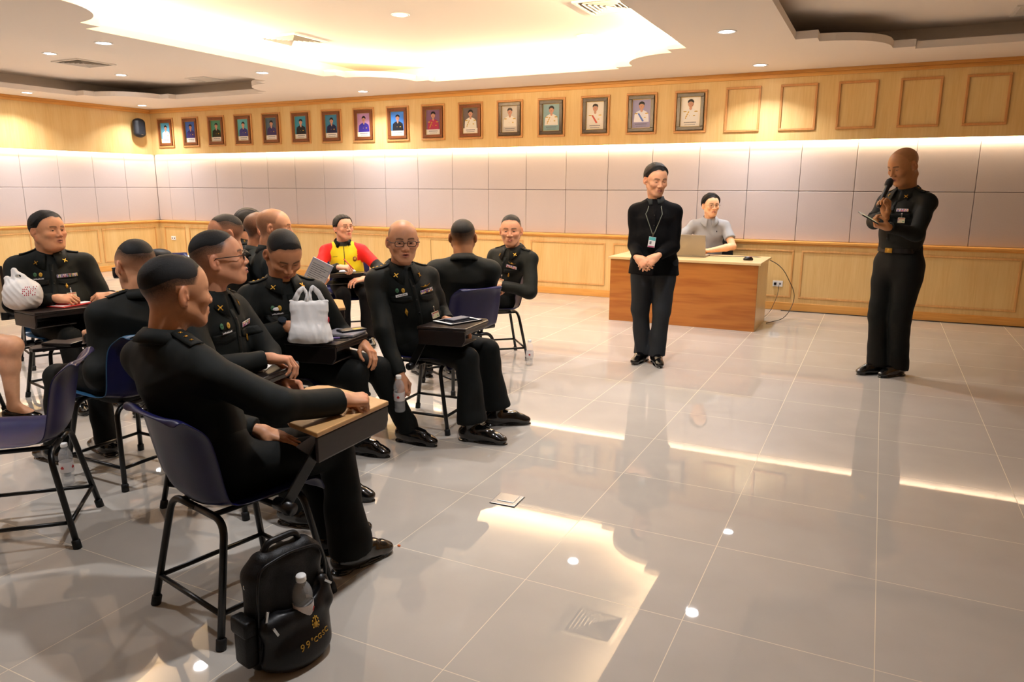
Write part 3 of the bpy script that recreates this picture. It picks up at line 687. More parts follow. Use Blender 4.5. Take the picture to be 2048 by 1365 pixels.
# ------------------------------------------------------------------ people
class Person:
    def __init__(s, **k):
        s.k = k; g = k.get
        s.P = np.array(k['P'], float); s.H = np.array(k['H'], float); s.f = g('fat', 1.0)
        s.base = np.array([s.P[0], s.P[1], 0.])
        s.root = empty('person', s.base, 0, k['label'], 'person', g('group'))
        s.fc = az(k['hs']); s.lc = az(k['hs']+90); s.fb = az(k['hb']); s.lb = az(k['hb']+90)
        hy, hp, hr = [math.radians(a) for a in k['head']]
        R = Matrix.Rotation(hy, 3, 'Z') @ Matrix.Rotation(hp, 3, 'Y') @ Matrix.Rotation(hr, 3, 'X'); s.R = np.array(R); s.hs = g('hscale', 1.05)
        s.N = np.array(g('N', s.H-.035*s.fc+s.R @ np.array((-.02, 0, 0))-np.array((0, 0, .150*s.hs))), float)
        s.up = nrm(s.N-s.P); s.up = nrm(s.up*.6+UP*.4)
        sw = g('sw', .178); sd = g('sdrop', .072)
        s.S = {q: s.N-s.up*sd+s.lc*sg*sw for q, sg in (('L', 1), ('R', -1))}
        s.torso(); s.arms(); s.legs(); s.make()
    def W(s, V): return np.asarray(V)-s.base
    def torso(s): pass
    def arms(s):
        s.A = {}
        for q, sg in (('L', 1), ('R', -1)):
            h = s.k.get('hand'+q)
            if h is None:
                h = dict(w=s.P+s.fb*.20+s.lb*sg*.06+UP*.10, d=s.fb-sg*.5*s.lb-.2*UP, b=UP*.8+s.fb*.3, pose='relaxed')
            w_ = np.array(h['w'], float); d = nrm(h['d']); b_ = np.array(h['b'], float); b_ = nrm(b_-d*(b_@d))
            pole = h.get('pole', -UP*1.0+s.lc*sg*.55-s.fc*.25)
            E_ = ik(s.S[q], w_, .285*s.k.get('arm', 1), .255*s.k.get('arm', 1), pole)
            s.A[q] = (s.S[q], E_, w_, d, b_, h)
    def legs(s):
        s.Lg = {}
        for q, sg in (('L', 1), ('R', -1)):
            ft = s.k.get('foot'+q)
            hip = s.P+s.lb*sg*.095-UP*.01
            if ft is None:
                a = s.P+s.fb*.42+s.lb*sg*.11; ft = (a[0], a[1], s.k['hb']+sg*6)
            ank = np.array([ft[0], ft[1], ft[3] if len(ft) > 3 else .085]); kp = s.k.get('knee'+q, s.fb+UP*.9 if s.P[2] < .7 else az(ft[2])*1.0+.0*UP)
            l = s.k.get('leg', 1.0)
            K = ik(hip, ank, .425*l, .40*l, kp); s.Lg[q] = (hip, K, ank, ft[2])
    def bounds(s, pts, m): A = np.array(pts); return A.min(0)-m, A.max(0)+m
    def make(s):
        k, g = s.k, s.k.get; f = s.f; N, P, up_, lc, fc = s.N, s.P, s.up, s.lc, s.fc
        out = g('outfit', 'uniform'); bulk = g('bulk', 1.0); fem = g('female', False); skin = k['face'].get('skin', '#B98563')
        mats = {'uniform': (M_UNI, M_TRO), 'black_jacket': (M_BLK, M_CHAR), 'grey_jacket': (M_GREYJ, M_TRO), 'polo': (M_POLO, M_CHAR), 'track': (M_PAINT, M_BLK), 'skirt': (M_BLK, M_BLK)}[out]
        short = out == 'polo'
        # --- shirt or jacket
        pts = [P, N]+[s.A[q][i] for q in 'LR' for i in range(3)]
        lo, hi = s.bounds(pts, .20); v = Vol(lo, hi, g('h', .007))
        mid = P+.42*(N-P)+s.fb*.012*f; ch = P+.74*(N-P)
        cb = 1.0 if not fem else .92
        v.ecyl(P+UP*.01, mid, (.118*f**.8, .160*f**.8), (.118*f, .150*f), s.lb, k=.03)
        v.ecyl(mid, ch, (.118*f, .150*f), (.118*cb*f**.5, .168*cb*f**.4), nrm(s.lb+lc), k=.05)
        if f > 1.1: v.ell(P+.30*(N-P)+s.fb*.05*f, (.13*f, .13*f, .14), k=.06)
        v.ecyl(ch, N-up_*.05, (.118*cb*f**.5, .168*cb*f**.4), (.075, .11), lc, k=.05)
        if fem: v.ell(ch+fc*.06-up_*.03, (.075, .085, .075), k=.05)
        v.cone(s.S['L']*.86+N*.14-up_*.012, s.S['R']*.86+N*.14-up_*.012, .062*bulk, .062*bulk, k=.05)
        for q in 'LR': v.cone(N-up_*.012, s.S[q]-up_*.004, .060, .051*bulk, k=.04)
        for q in 'LR':
            S_, E_, W_, d, b_, h = s.A[q]
            if short:
                M_ = S_+(E_-S_)*.62; v.cone(S_, M_, .060*bulk, .062*bulk, k=.03); v.cutnear(M_, nrm(E_-S_), .10)
            else:
                v.cone(S_, E_, .060*bulk, .054*bulk, k=.035); v.cone(E_, W_+nrm(W_-E_)*.005, .053*bulk, .039*g('fore', 1), k=.02)
                cf = W_+nrm(W_-E_)*(-.012)
                v.cone(cf-nrm(W_-E_)*.045, cf+nrm(W_-E_)*.02, .0405*g('fore', 1), .0405*g('fore', 1), k=.006); v.cutnear(cf, nrm(W_-E_), .078)
        stand = P[2] > .7
        if out in ('black_jacket', 'grey_jacket') or g('untucked'):
            if stand: v.ecyl(P+UP*.02, P-UP*.10, (.130*f, .178*f), (.142*f, .196*f), s.lb, k=.03); v.plane(P-UP*.105, -UP)
            else: v.ecyl(P+UP*.03-s.fb*.01, P+s.fb*.05-UP*.02, (.12*f, .185*f), (.115, .185), s.lb, k=.03)
        elif stand: v.plane(P+UP*.105, -UP)
        v.wrinkle(.0055 if not g('smooth') else .0015, 30, g('seed', 1)*1.3)
        nk = s.H+s.R @ np.array((-.03, 0, -.045))*s.hs
        ax = nrm(nk-N); v.cone(N-ax*.012, nk, .054*(.5+.5*f), .056*(.5+.5*f), k=.006, mode='sub')
        V, F = v.mesh(); V = relax(V, F, 2, .4)
        col = None
        if out == 'track':
            rel = V-N; u_ = rel@lc; d_ = rel@up_; col = np.tile(np.array(hexc('#E3CE22')), (len(V), 1)); front = np.abs(u_) < .125+.45*np.clip(-d_-.06, -.05, .0)
            lowz = d_ < -.30
            arm = np.zeros(len(V), bool); la = np.zeros(len(V), bool)
            for q in 'LR':
                S_, E_, W_ = s.A[q][:3]
                t = np.clip(((V-S_)@(E_-S_))/((E_-S_)@(E_-S_)), -1, 1.05); dd = np.linalg.norm(V-(S_+np.clip(t, 0, 1)[:, None]*(E_-S_)), axis=1)
                isf = np.linalg.norm(V-(E_+np.clip(((V-E_)@(W_-E_))/((W_-E_)@(W_-E_)), 0, 1)[:, None]*(W_-E_)), axis=1) < .062
                arm |= (dd < .075) & (t > .02); la |= isf | ((dd < .075) & (t > .72))
            red = arm | (~front & (d_ > -.16)); col[red] = hexc('#D8201E'); blk = la | (lowz & ~arm) | (d_ > -.012) & (np.abs(u_) < .07); col[blk] = hexc('#121212')
            zipm = (np.abs(u_-.0) < .0045) & ((rel@fc) > .02); col[zipm] = hexc('#151515')
        nm_ = {'uniform': 'uniform_shirt', 'black_jacket': 'jacket', 'grey_jacket': 'jacket', 'polo': 'polo_shirt', 'track': 'tracksuit_top', 'skirt': 'blouse'}[out]
        s.shirt = fast_mesh(nm_, s.W(V), F, mats[0], s.root, col)
        s.bvh = BVHTree.FromPolygons([tuple(map(float, p_)) for p_ in V], [tuple(map(int, q)) for q in F])
        # --- trousers
        hips = [s.Lg[q] for q in 'LR']; pts = [P]+[h_[i] for h_ in hips for i in range(3)]
        lo, hi = s.bounds(pts, .17); v = Vol(lo, hi, g('ht', g('h', .007)*1.15))
        v.ecyl(P+UP*(.07 if not stand else .115), P-UP*.02, (.112*f**.8, .152*f**.8), (.12*f**.5, .166*f**.3), s.lb, k=.03)
        if not stand: v.ell(P+s.fb*.03-UP*.01, (.13, .175, .095), R=np.array([s.fb, s.lb, UP]), k=.04)
        fl = g('flare', .058); tb = g('thigh', 1.0)
        for q in 'LR':
            hip, K, A_, hd = s.Lg[q]
            if out == 'skirt':
                v.cone(hip, K*.68+hip*.32, .092, .076, k=.05); v.cutnear(K*.66+hip*.34, nrm(K-hip), .12); continue
            v.cone(hip, K, .092*f**.5*tb, .068*tb, k=.035 if stand else .03); v.cone(K, A_, .066*tb, fl, k=.02)
            hm = A_+(K-A_)*.02; v.cone(hm+UP*.02+az(hd)*.004, hm-UP*.03+az(hd)*.008, fl, fl*1.02, k=.02); v.cutnear(A_-UP*(.085-g('hem', .055))+UP*0, -UP+az(hd)*.15, .175)
        if out == 'skirt': v.cone(s.Lg['L'][1]*.55+s.Lg['L'][0]*.45, s.Lg['R'][1]*.55+s.Lg['R'][0]*.45, .05, .05, k=.05)
        v.wrinkle(.005, 26, g('seed', 1)*2.7)
        V, F = v.mesh(); V = relax(V, F, 2, .4)
        fast_mesh('skirt' if out == 'skirt' else 'trousers', s.W(V), F, mats[1], s.root)
        # --- shoes
        for q in 'LR':
            hip, K, A_, hd = s.Lg[q]; a_, l_ = az(hd), az(hd+90); o = np.array([A_[0], A_[1], A_[2]-.085])-a_*.015
            T = lambda x, y, z: o+a_*x+l_*y+UP*z
            v = Vol(*s.bounds([T(-.1, 0, 0), T(.24, 0, 0), T(0, 0, .16)], .07), .0045); R_ = np.array([a_, l_, UP])
            sl = g('shoe_l', 1.0); hb = g('boot', .09); pump = g('pump', False)
            if pump:
                v.ell(T(-.02, 0, .035), (.045, .032, .035), R=R_, k=.02).ell(T(.12, 0, .022), (.065, .036, .024), R=R_, k=.02).cone(T(-.02, 0, .03), T(.12, 0, .02), .03, .03, k=.02)
                v.ell(T(.03, 0, .075), (.085, .034, .045), R=R_, k=.004, mode='sub'); v.cone(T(-.04, 0, .02), T(-.04, 0, .0), .018, .012, k=.01)
            else:
                v.cone(T(-.028, 0, .050), T(.05, 0, .052), .043, .046, k=.02).cone(T(.05, 0, .050), T(.150*sl, .0, .035), .046, .036, k=.02).ell(T(.178*sl, 0, .028), (.036, .036, .025), R=R_, k=.02)
                v.cone(T(.004, 0, .05), T(.012, 0, hb+.01), .046, .046, k=.02)
                v.ell(T(.09*sl, 0, .075), (.05, .032, .016), R=R_, k=.02)
                v.wrinkle(.0008, 90, 2)
            v.ell(T(.095*sl, 0, .004), (.122*sl, .0405, .010), R=R_, k=.003); v.ell(T(-.022, 0, .004), (.050, .040, .014), R=R_, k=.003)
            v.plane(T(0, 0, .0), -UP)
            V, F = v.mesh(); V = relax(V, F, 1, .3); fast_mesh('shoe', s.W(V), F, M_SHOE, s.root)
        # --- body: one skin from head to ankles, most of it under the clothes
        face = dict(k['face']); nl = s.R.T @ (N-ax*.035-s.H)/s.hs; face['neck_local'] = nl; face.setdefault('fat', 1.0)
        hV, hF, hC, hair, eyes = make_head(face)
        TH = lambda X: s.H+(s.R @ (np.asarray(X, float)*s.hs).T).T
        Vs, Fs, Cs = [TH(hV)], [hF], [hC]; off = len(hV); sk = np.array(skinc(skin))
        for (a, b_, c) in eyes: Vs.append(TH(a)); Fs.append(b_+off); Cs.append(c); off += len(a)
        for q, sg in (('L', 1), ('R', -1)):
            S_, E_, W_, d, b_, h = s.A[q]
            V, F, C = make_hand(h.get('pose', 'relaxed'), -sg, skin, g('hh', .0027))
            M_ = np.stack([d, np.cross(b_, d), b_], 1); hsz = g('hand', 1.0)
            V = W_+(M_ @ (V*hsz).T).T; Vs.append(V); Fs.append(F+off); Cs.append(C); off += len(V)
            if 'obj' in h: h['obj'](s, W_, d, b_)
        pts = [P, N]+[s.A[q][i] for q in 'LR' for i in range(3)]+[x for x_ in hips for x in x_[:3]]
        lo, hi = s.bounds(pts, .13); v = Vol(lo, hi, .007 if (short or out == 'skirt') else .014)
        v.ecyl(P, mid, (.08, .12), (.08, .11), s.lb, k=.04).ecyl(mid, ch, (.08, .11), (.085, .12), lc, k=.04).ecyl(ch, N-up_*.05, (.085, .12), (.05, .08), lc, k=.04).cone(N-ax*.06, N-ax*.02, .045, .04, k=.03)
        for q in 'LR':
            S_, E_, W_ = s.A[q][:3]; w0, w1, w2 = (.050, .042, .028) if short else (.040, .034, .024)
            v.cone(S_, E_, w0, w1*.95, k=.03); v.cone(E_, E_+(W_-E_)*.3, w1*.95, w1, k=.015); v.cone(E_+(W_-E_)*.3, W_, w1, w2, k=.015)
            hip, K, A_, hd = s.Lg[q]
            if out == 'skirt':
                cf = K+(A_-K)*.32-az(hd)*.02; v.cone(hip, K, .085, .062, k=.03).cone(K, cf, .054, .057, k=.03).cone(cf, A_, .055, .034, k=.03).cone(A_, A_-UP*.045+az(hd)*.10, .036, .026, k=.02)
            else: v.cone(hip, K, .062, .045, k=.03).cone(K, A_, .045, .030, k=.02)
        V, F = v.mesh(); V = relax(V, F, 1, .4); Vs.append(V); Fs.append(F+off); Cs.append(np.tile(sk, (len(V), 1)))
        s.body = fast_mesh('body', s.W(np.concatenate(Vs)), np.concatenate(Fs), M_SKIN, s.root, np.concatenate(Cs))
        if hair:
            Vh = np.concatenate([a for a, _ in hair]); o2 = 0; Fh = []
            for a, b_ in hair: Fh.append(b_+o2); o2 += len(a)
            fast_mesh('hair', s.W(TH(Vh)), np.concatenate(Fh), g('hairmat', M_HAIR), s.root)
        s.TH = TH; s.ax = ax
        s.collar(out); s.decor(out)
    # -- helpers for cloth details
    def hit(s, u, v, view='front'):
        if view == 'front': o = s.N+s.up*v+s.lc*u+s.fc*.235*max(1, s.f**.5); d = -s.fc
        elif view == 'top': o = s.N+s.lc*u+s.fc*v+s.up*.4; d = -s.up
        elif view == 'back': o = s.N+s.up*v+s.lc*u-s.fc*.5; d = s.fc
        r = s.bvh.ray_cast(Vector(o), Vector(d), 1.0)
        if r[0] is None: return None, None
        n_ = np.array(r[1]); n_ = n_ if n_@d < 0 else -n_
        n_ = nrm(n_*.5-d*.5)
        return np.array(r[0]), n_
    def frame(s, u, v, view='front', off=.003, spin=0):
        p, n_ = s.hit(u, v, view)
        if p is None: return None
        yref = s.up if view != 'top' else s.lc*(1 if u > 0 else -1)*-1
        y = nrm(yref-n_*(yref@n_)); x = np.cross(y, n_)
        M_ = Matrix(((x[0], y[0], n_[0], 0), (x[1], y[1], n_[1], 0), (x[2], y[2], n_[2], 0), (0, 0, 0, 1)))
        return Matrix.Translation(Vector(p+n_*off-s.base)) @ M_ @ Matrix.Rotation(math.radians(spin), 4, 'Z')
    def patch(s, name, uv, m, view='front', off=.003, parent=None, th=.0025):
        """uv: grid rows of (u, v); conforms a thin piece of cloth to the garment"""
        vs, fs = [], []; nu = len(uv[0])
        for row in uv:
            for (u, v) in row:
                p, n_ = s.hit(u, v, view)
                if p is None: return None
                vs.append(p+n_*off-s.base)
        for i in range(len(uv)-1):
            for j in range(nu-1): fs.append((i*nu+j, i*nu+j+1, (i+1)*nu+j+1, (i+1)*nu+j))
        o = mesh_obj(name, vs, fs, m, parent or s.root, True); md = o.modifiers.new('thick', 'SOLIDIFY'); md.thickness = th; md.offset = 0; return o
    def collar(s, out):
        m = {'uniform': M_UNI, 'black_jacket': M_GREYJ, 'grey_jacket': M_GREYJ, 'polo': M_POLO, 'track': M_BLK, 'skirt': M_BLK}[out]
        a = s.ax; f = s.f; x = nrm(s.fc-a*(s.fc@a)); y = np.cross(a, x); rr = (.5+.5*f)
        C0 = s.N+a*.004; vs = []; fs = []
        stand_only = out in ('black_jacket', 'grey_jacket', 'track')
        t0 = 14 if out != 'track' else 30; ths = np.radians(np.concatenate([np.linspace(t0, 60, 7), np.linspace(75, 285, 15), np.linspace(300, 360-t0, 7)]))
        for t in ths:
            fr = max(0, math.cos(t)); pt = max(0, 1-abs(min(t, 2*PI-t)-math.radians(t0))/math.radians(34))
            d = x*math.cos(t)+y*math.sin(t); hb = .040-.014*fr
            prof = [(.080*rr, -.020-(.022*fr if not stand_only else 0)), (.074*rr, .010-.012*fr), (.066*rr, hb)]
            if not stand_only: prof += [(.072*rr, hb+.001), (.088*rr, hb-.018), (.103*rr+.022*fr, -.006-.022*fr-.030*pt)]
            elif out == 'track': prof += [(.076*rr, hb-.004), (.092*rr, .004-.02*fr)]
            for r, hgt in prof: vs.append(C0+a*hgt+d*r*(1+.10*fr)-s.base)
        n_ = len(prof)
        for i in range(len(ths)-1):
            for j in range(n_-1): fs.append((i*n_+j, i*n_+j+1, (i+1)*n_+j+1, (i+1)*n_+j))
        o = mesh_obj('collar', vs, fs, m, s.root, True); md = o.modifiers.new('thick', 'SOLIDIFY'); md.thickness = .003; md.offset = 0
        s.cfr = []
        for sg in (1, -1):     # a place for the collar insignia
            t = math.radians(38)*sg; d = x*math.cos(t)+y*math.sin(t); p = C0+a*(-.018)+d*.118*rr+n2*.004 if False else C0+a*(-.016)+d*.119*rr; n2 = nrm(d+a*.75); yy = nrm(a-n2*(a@n2)); xx = np.cross(yy, n2)
            s.cfr.append(Matrix.Translation(Vector(p-s.base)) @ Matrix(((xx[0], yy[0], n2[0], 0), (xx[1], yy[1], n2[1], 0), (xx[2], yy[2], n2[2], 0), (0, 0, 0, 1))))
    def decor(s, out):
        g = s.k.get; r_ = s.root
        ds = g('deco', ())
        if out in ('uniform', 'black_jacket'):
            s.patch('placket', [[(u, v) for u in (-.014, 0, .014)] for v in np.linspace(-.055, -.36, 9)], mats_(out), off=.002)
            for v in (-.10, -.18, -.26, -.34):
                M_ = s.frame(0, v, off=.005)
                if M_: MB().lathe([(.0001, .0015), (.005, .0015), (.0055, 0)], 10, M=M_).build('button', M_BLKP, r_, True)
        if out == 'uniform':
            for sg in (1, -1):
                rows = [[(sg*(.083+a*.056), -.155-.001*i*0-b_*(.042-.012*abs(a))) for a in np.linspace(-1, 1, 7)] for i, b_ in enumerate(np.linspace(0, 1, 4))]
                s.patch('pocket_flap', rows, M_UNI, off=.004)
        if 'epaulette' in ds:
            for sg in (1, -1):
                rows = [[(sg*u, .0+w_) for w_ in (-.024, -.012, 0, .012, .024)] for u in np.linspace(.072, .172, 7)]
                ep = s.patch('shoulder_board', rows, M_UNI, view='top', off=.006, th=.004)
                ns = g('stars', 3)
                for i in range(ns):
                    M_ = s.frame(sg*(.095+.026*i), 0, 'top', .010)
                    if M_ and ep: star(M_, .0085).build('star_insignia', M_GOLD, ep)
        if 'collar' in ds:
            for M_ in s.cfr: crossed(M_, .016).build('collar_insignia', M_GOLD, r_)
        if 'ribbons' in ds: ribbons(s, g('rib', (3, 2)))
        if 'name' in ds:
            M_ = s.frame(-.080, -.148, off=.007)
            if M_:
                n_ = MB().bbox(-.036, .036, -.0075, .0075, 0, .0025, .001, M=M_).build('name_tag', M_NAVYT if not g('nametag_white') else M_WHITE, r_)
                t_ = MB()
                for i in range(9): t_.box(-.029+i*.0066, -.029+i*.0066+.0042, -.003, .003*(.6+.4*((i*7) % 3)), .0027, .0031, M=M_)
                if g('nametag_white'): t_.build('lettering', M_NAVYT, n_)
                else: t_.build('lettering', M_WHITE, n_)
        if 'badges' in ds:
            for i, u in enumerate((-.098, -.066)):
                M_ = s.frame(u, -.120, off=.007)
                if M_: MB().ball((0, 0, 0), (.011, .015, .003), 12, M=M_).ball((0, .004, .002), (.006, .006, .003), 10, M=M_).build('breast_badge', M_GOLDC if i else M_RIB[4], r_, True)
        if 'wings' in ds:
            M_ = s.frame(.080, -.105, off=.007)
            if M_:
                w_ = MB()
                for sg in (1, -1): w_.prism([(0, -.004), (sg*.014, -.003), (sg*.036, .010), (sg*.030, .004), (sg*.012, .004), (0, .006)][::sg], 0, .003, M=M_)
                w_.ball((0, .002, .002), (.006, .007, .003), 10, M=M_); w_.build('wing_badge', M_GOLD, r_)
        if 'drop' in ds:
            M_ = s.frame(.070, -.205, off=.008)
            if M_: MB().ball((0, 0, 0), (.008, .015, .003), 10, M=M_).ball((0, .014, .001), (.004, .008, .002), 8, M=M_).build('pocket_badge', M_GOLD, r_, True)
        if 'diamond' in ds:
            M_ = s.frame(-.075, -.250, off=.008)
            if M_: MB().prism([(0, -.026), (.010, 0), (0, .026), (-.010, 0)], 0, .003, M=M_).ball((0, 0, .003), (.005, .009, .003), 8, M=M_).build('pocket_badge', M_GOLD, r_)
        if 'oval' in ds:
            M_ = s.frame(-.080, -.136+.012, off=.008)
            if M_: MB().ball((0, 0, 0), (.022, .010, .003), 14, M=M_).build('breast_badge', M_WHITE, r_, True)
        if 'id' in ds:
            u, v = g('idpos', (.085, -.235)); M_ = s.frame(u, v, off=.014)
            if M_:
                M_ = M_ @ Matrix.Rotation(math.radians(g('idspin', 0)), 4, 'Z')
                c = MB().bbox(-.028, .028, -.075, -.036, 0, .0015, .0006, M=M_).build('id_card', M_IDC, r_)
                MB().box(-.020, .026, -.046, -.040, .0017, .002, M=M_).build('heading_band', M_IDR, c); MB().box(.012, .020, -.068, -.060, .0017, .002, M=M_).build('seal', M_IDG, c)
                MB().box(-.026, -.018, -.060, -.044, .0017, .002, M=M_).build('portrait', M_RIB[6], c)
                MB().box(-.004, .004, -.038, -.012, .0005, .0012, M=M_).ball((0, -.008, .002), (.006, .008, .004), 8, M=M_).build('clip', M_STEEL, c)
        if g('glasses'):
            gm = {'black': M_BLKP, 'metal': M_STEEL, 'thin': mat('thin_gold_wire', '#8A7A62', .3, metal=.7)}[g('glasses')]; rr_ = .0013 if g('glasses') != 'black' else .0019; m_ = MB()
            TH = lambda x, y, z: s.TH(np.array([[x, y, z]]))[0]-s.base
            for sg in (1, -1):
                rim = [TH(.101-.10*abs(.034+.022*math.cos(t)-.02)**1.2*.8, sg*(.034+.0245*np.sign(math.cos(t))*abs(math.cos(t))**.6), .006+.0155*np.sign(math.sin(t))*abs(math.sin(t))**.6) for t in np.linspace(0, 2*PI, 20, endpoint=False)]
                m_.tube(rim, rr_, 6, closed=True); m_.tube([TH(.094, sg*.058, .011), TH(.085, sg*.0755*(.5+.5*s.k['face'].get('fat', 1))+sg*.003, .012), TH(-.005, sg*(.084*(.6+.4*s.k['face'].get('fat', 1))), .018), TH(-.022, sg*(.084*(.6+.4*s.k['face'].get('fat', 1))), .005)], rr_, 6)
            m_.tube([TH(.101, .011, .010), TH(.107, 0, .013), TH(.101, -.011, .010)], rr_, 6)
            gl = m_.build('eyeglasses', gm, r_)
            for sg in (1, -1):
                lp = [TH(.0995-.10*abs(.034+.022*math.cos(t)-.02)**1.2*.8, sg*(.034+.023*np.sign(math.cos(t))*abs(math.cos(t))**.6), .006+.0145*np.sign(math.sin(t))*abs(math.sin(t))**.6) for t in np.linspace(0, 2*PI, 20, endpoint=False)]
                mesh_obj('lens', lp, [tuple(range(20))], M_GLS, gl)
        if 'belt' in ds:
            P = s.P; b_ = MB(); pts = []
            for t in np.linspace(0, 2*PI, 40, endpoint=False):
                d = s.fb*math.cos(t)+s.lb*math.sin(t); o = P+UP*.105+d*.5; r = s.bvh.ray_cast(Vector(o), Vector(-d), 1)
                q = np.array(r[0]) if r[0] is not None else P+UP*.105+d*.15
                pts.append((q+d*.003-s.base, d))
            vs = []
            for q, d in pts: vs += [q+UP*.016, q+UP*.016+d*.004, q-UP*.016+d*.004, q-UP*.016]
            n_ = len(pts); fs = [((i*4+j), (i*4+(j+1) % 4), ((i+1) % n_)*4+(j+1) % 4, ((i+1) % n_)*4+j) for i in range(n_) for j in range(4)]
            bl = mesh_obj('belt', vs, fs, M_BLKP, r_)
            q, d = pts[0]; M_ = Matrix.Translation(Vector(q+d*.007)) @ Matrix(((s.lb[0], 0, d[0], 0), (s.lb[1], 0, d[1], 0), (0, 1, 0, 0), (0, 0, 0, 1)))
            MB().bbox(-.030, .030, -.018, .018, 0, .005, .0015, M=M_).ball((0, 0, .005), (.012, .012, .003), 12, M=M_).build('buckle', M_GOLD, bl)
def mats_(out): return {'uniform': M_UNI, 'black_jacket': M_BLK}[out]
def star(M_, r):
    pts = [((r if i % 2 == 0 else r*.42)*math.sin(i*PI/5), (r if i % 2 == 0 else r*.42)*math.cos(i*PI/5)) for i in range(10)]
    m_ = MB(); n = 10; vs = [(x, y, 0) for x, y in pts][::-1]+[(0, 0, .004)]
    return m_.add(vs, [(i, (i+1) % n, n) for i in range(n)]+[tuple(range(n-1, -1, -1))], M=M_)
def crossed(M_, r):
    m_ = MB()
    for a in (45, -45): m_.box(-r, r, -.0022, .0022, 0, .003, M=M_ @ Matrix.Rotation(math.radians(a), 4, 'Z'))
    return m_.ball((0, 0, .002), (.006, .006, .003), 10, M=M_)
def ribbons(s, nm):
    cols, rows = nm; M_ = s.frame(.082, -.132, off=.007)
    if not M_: return
    rk = MB().box(-.0155*cols/1, .0155*cols/1, -.0055*rows, .0055*rows, 0, .002, M=M_).build('ribbon_bar', M_RIB[2], s.root)
    sr = random.Random(s.k.get('seed', 1)); st = MB(); 
    for i in range(cols):
        for j in range(rows):
            x0 = -.0155*cols+i*.031+.001; y0 = -.0055*rows+j*.011+.001; ws = [.2, .2, .2, .2, .2]; x = x0; c1, c2, c3 = sr.sample(range(7), 3)
            for q, c in enumerate((c1, c2, c3, c2, c1)): st.box(x, x+.029/5, y0, y0+.009, .002, .003, mi=c, M=M_); x += .029/5
    o = mesh_obj('stripes', st.v, st.f, M_RIB, rk, False, st.mi)

# ------------------------------------------------------------------ tablet-arm chairs
M_NAVY = mat('navy_moulded_plastic', '#0D1040', .33, spec=.3, coat=.0, var=.10, vscale=14, bump=.12, bscale=260)
M_LBLUE = mat('light_blue_moulded_plastic', '#2A5678', .32, spec=.5, var=.10, vscale=14)
M_TUBE = mat('black_painted_tube', '#070808', .34, spec=.5, bump=.1, bscale=90)
M_RUB = mat('black_rubber', '#0B0B0B', .6)
M_BRK = mat('bare_wood_tip', '#8A6A3E', .7)
M_TDARK = wood('dark_tablet_laminate', '#1C1614', '#120E0D', '#241C19', axis=0, scale=1, rough=.28)
M_TTAN = wood('tan_tablet_laminate', '#B98F5E', '#A87C4C', '#C9A06C', axis=0, scale=1, rough=.3)
M_WORN = mat('worn_tablet_edge', '#3A2A22', .5, var=.3, vscale=60)
SP = [(.222, .392), (.214, .418), (.185, .433), (.10, .431), (0, .424), (-.09, .423), (-.150, .434), (-.182, .465), (-.198, .52), (-.212, .59), (-.226, .66), (-.238, .715), (-.250, .750), (-.272, .770), (-.292, .764)]
SW = [.185, .195, .203, .208, .210, .209, .205, .202, .203, .207, .208, .200, .184, .168, .160]
def shell_mesh():
    nv = 15; vs = []; fs = []; n = len(SP)
    for i in range(n):
        a = SP[max(i-1, 0)]; c = SP[min(i+1, n-1)]; tx, tz = c[0]-a[0], c[1]-a[1]; L = math.hypot(tx, tz); nx, nz = tz/L, -tx/L      # inward: up / forward
        if nz < 0 and i < 6: nx, nz = -nx, -nz
        if i >= 6 and nx < 0: nx, nz = -nx, -nz
        depth = .020 if i < 2 else (.050 if i < 12 else .02)
        for j in range(nv):
            v_ = -1+2*j/(nv-1); q = abs(v_)**2.6*depth
            flange = 0
            if abs(v_) > .9: q -= .012; flange = .012
            vs.append((SP[i][0]+nx*q, v_*(SW[i]+flange), SP[i][1]+nz*q))
    for i in range(n-1):
        for j in range(nv-1): fs.append((i*nv+j, i*nv+j+1, (i+1)*nv+j+1, (i+1)*nv+j))
    return vs, fs
SV, SF = shell_mesh()
def half_frame(sx, sy):
    # foot -> bend -> half of the cross tube
    z = .402 if sx > 0 else .405
    return fillet([(sx*.225, sy*.215, .0), (sx*.150, sy*.165, z), (sx*.150, 0, z)], .06, 6)
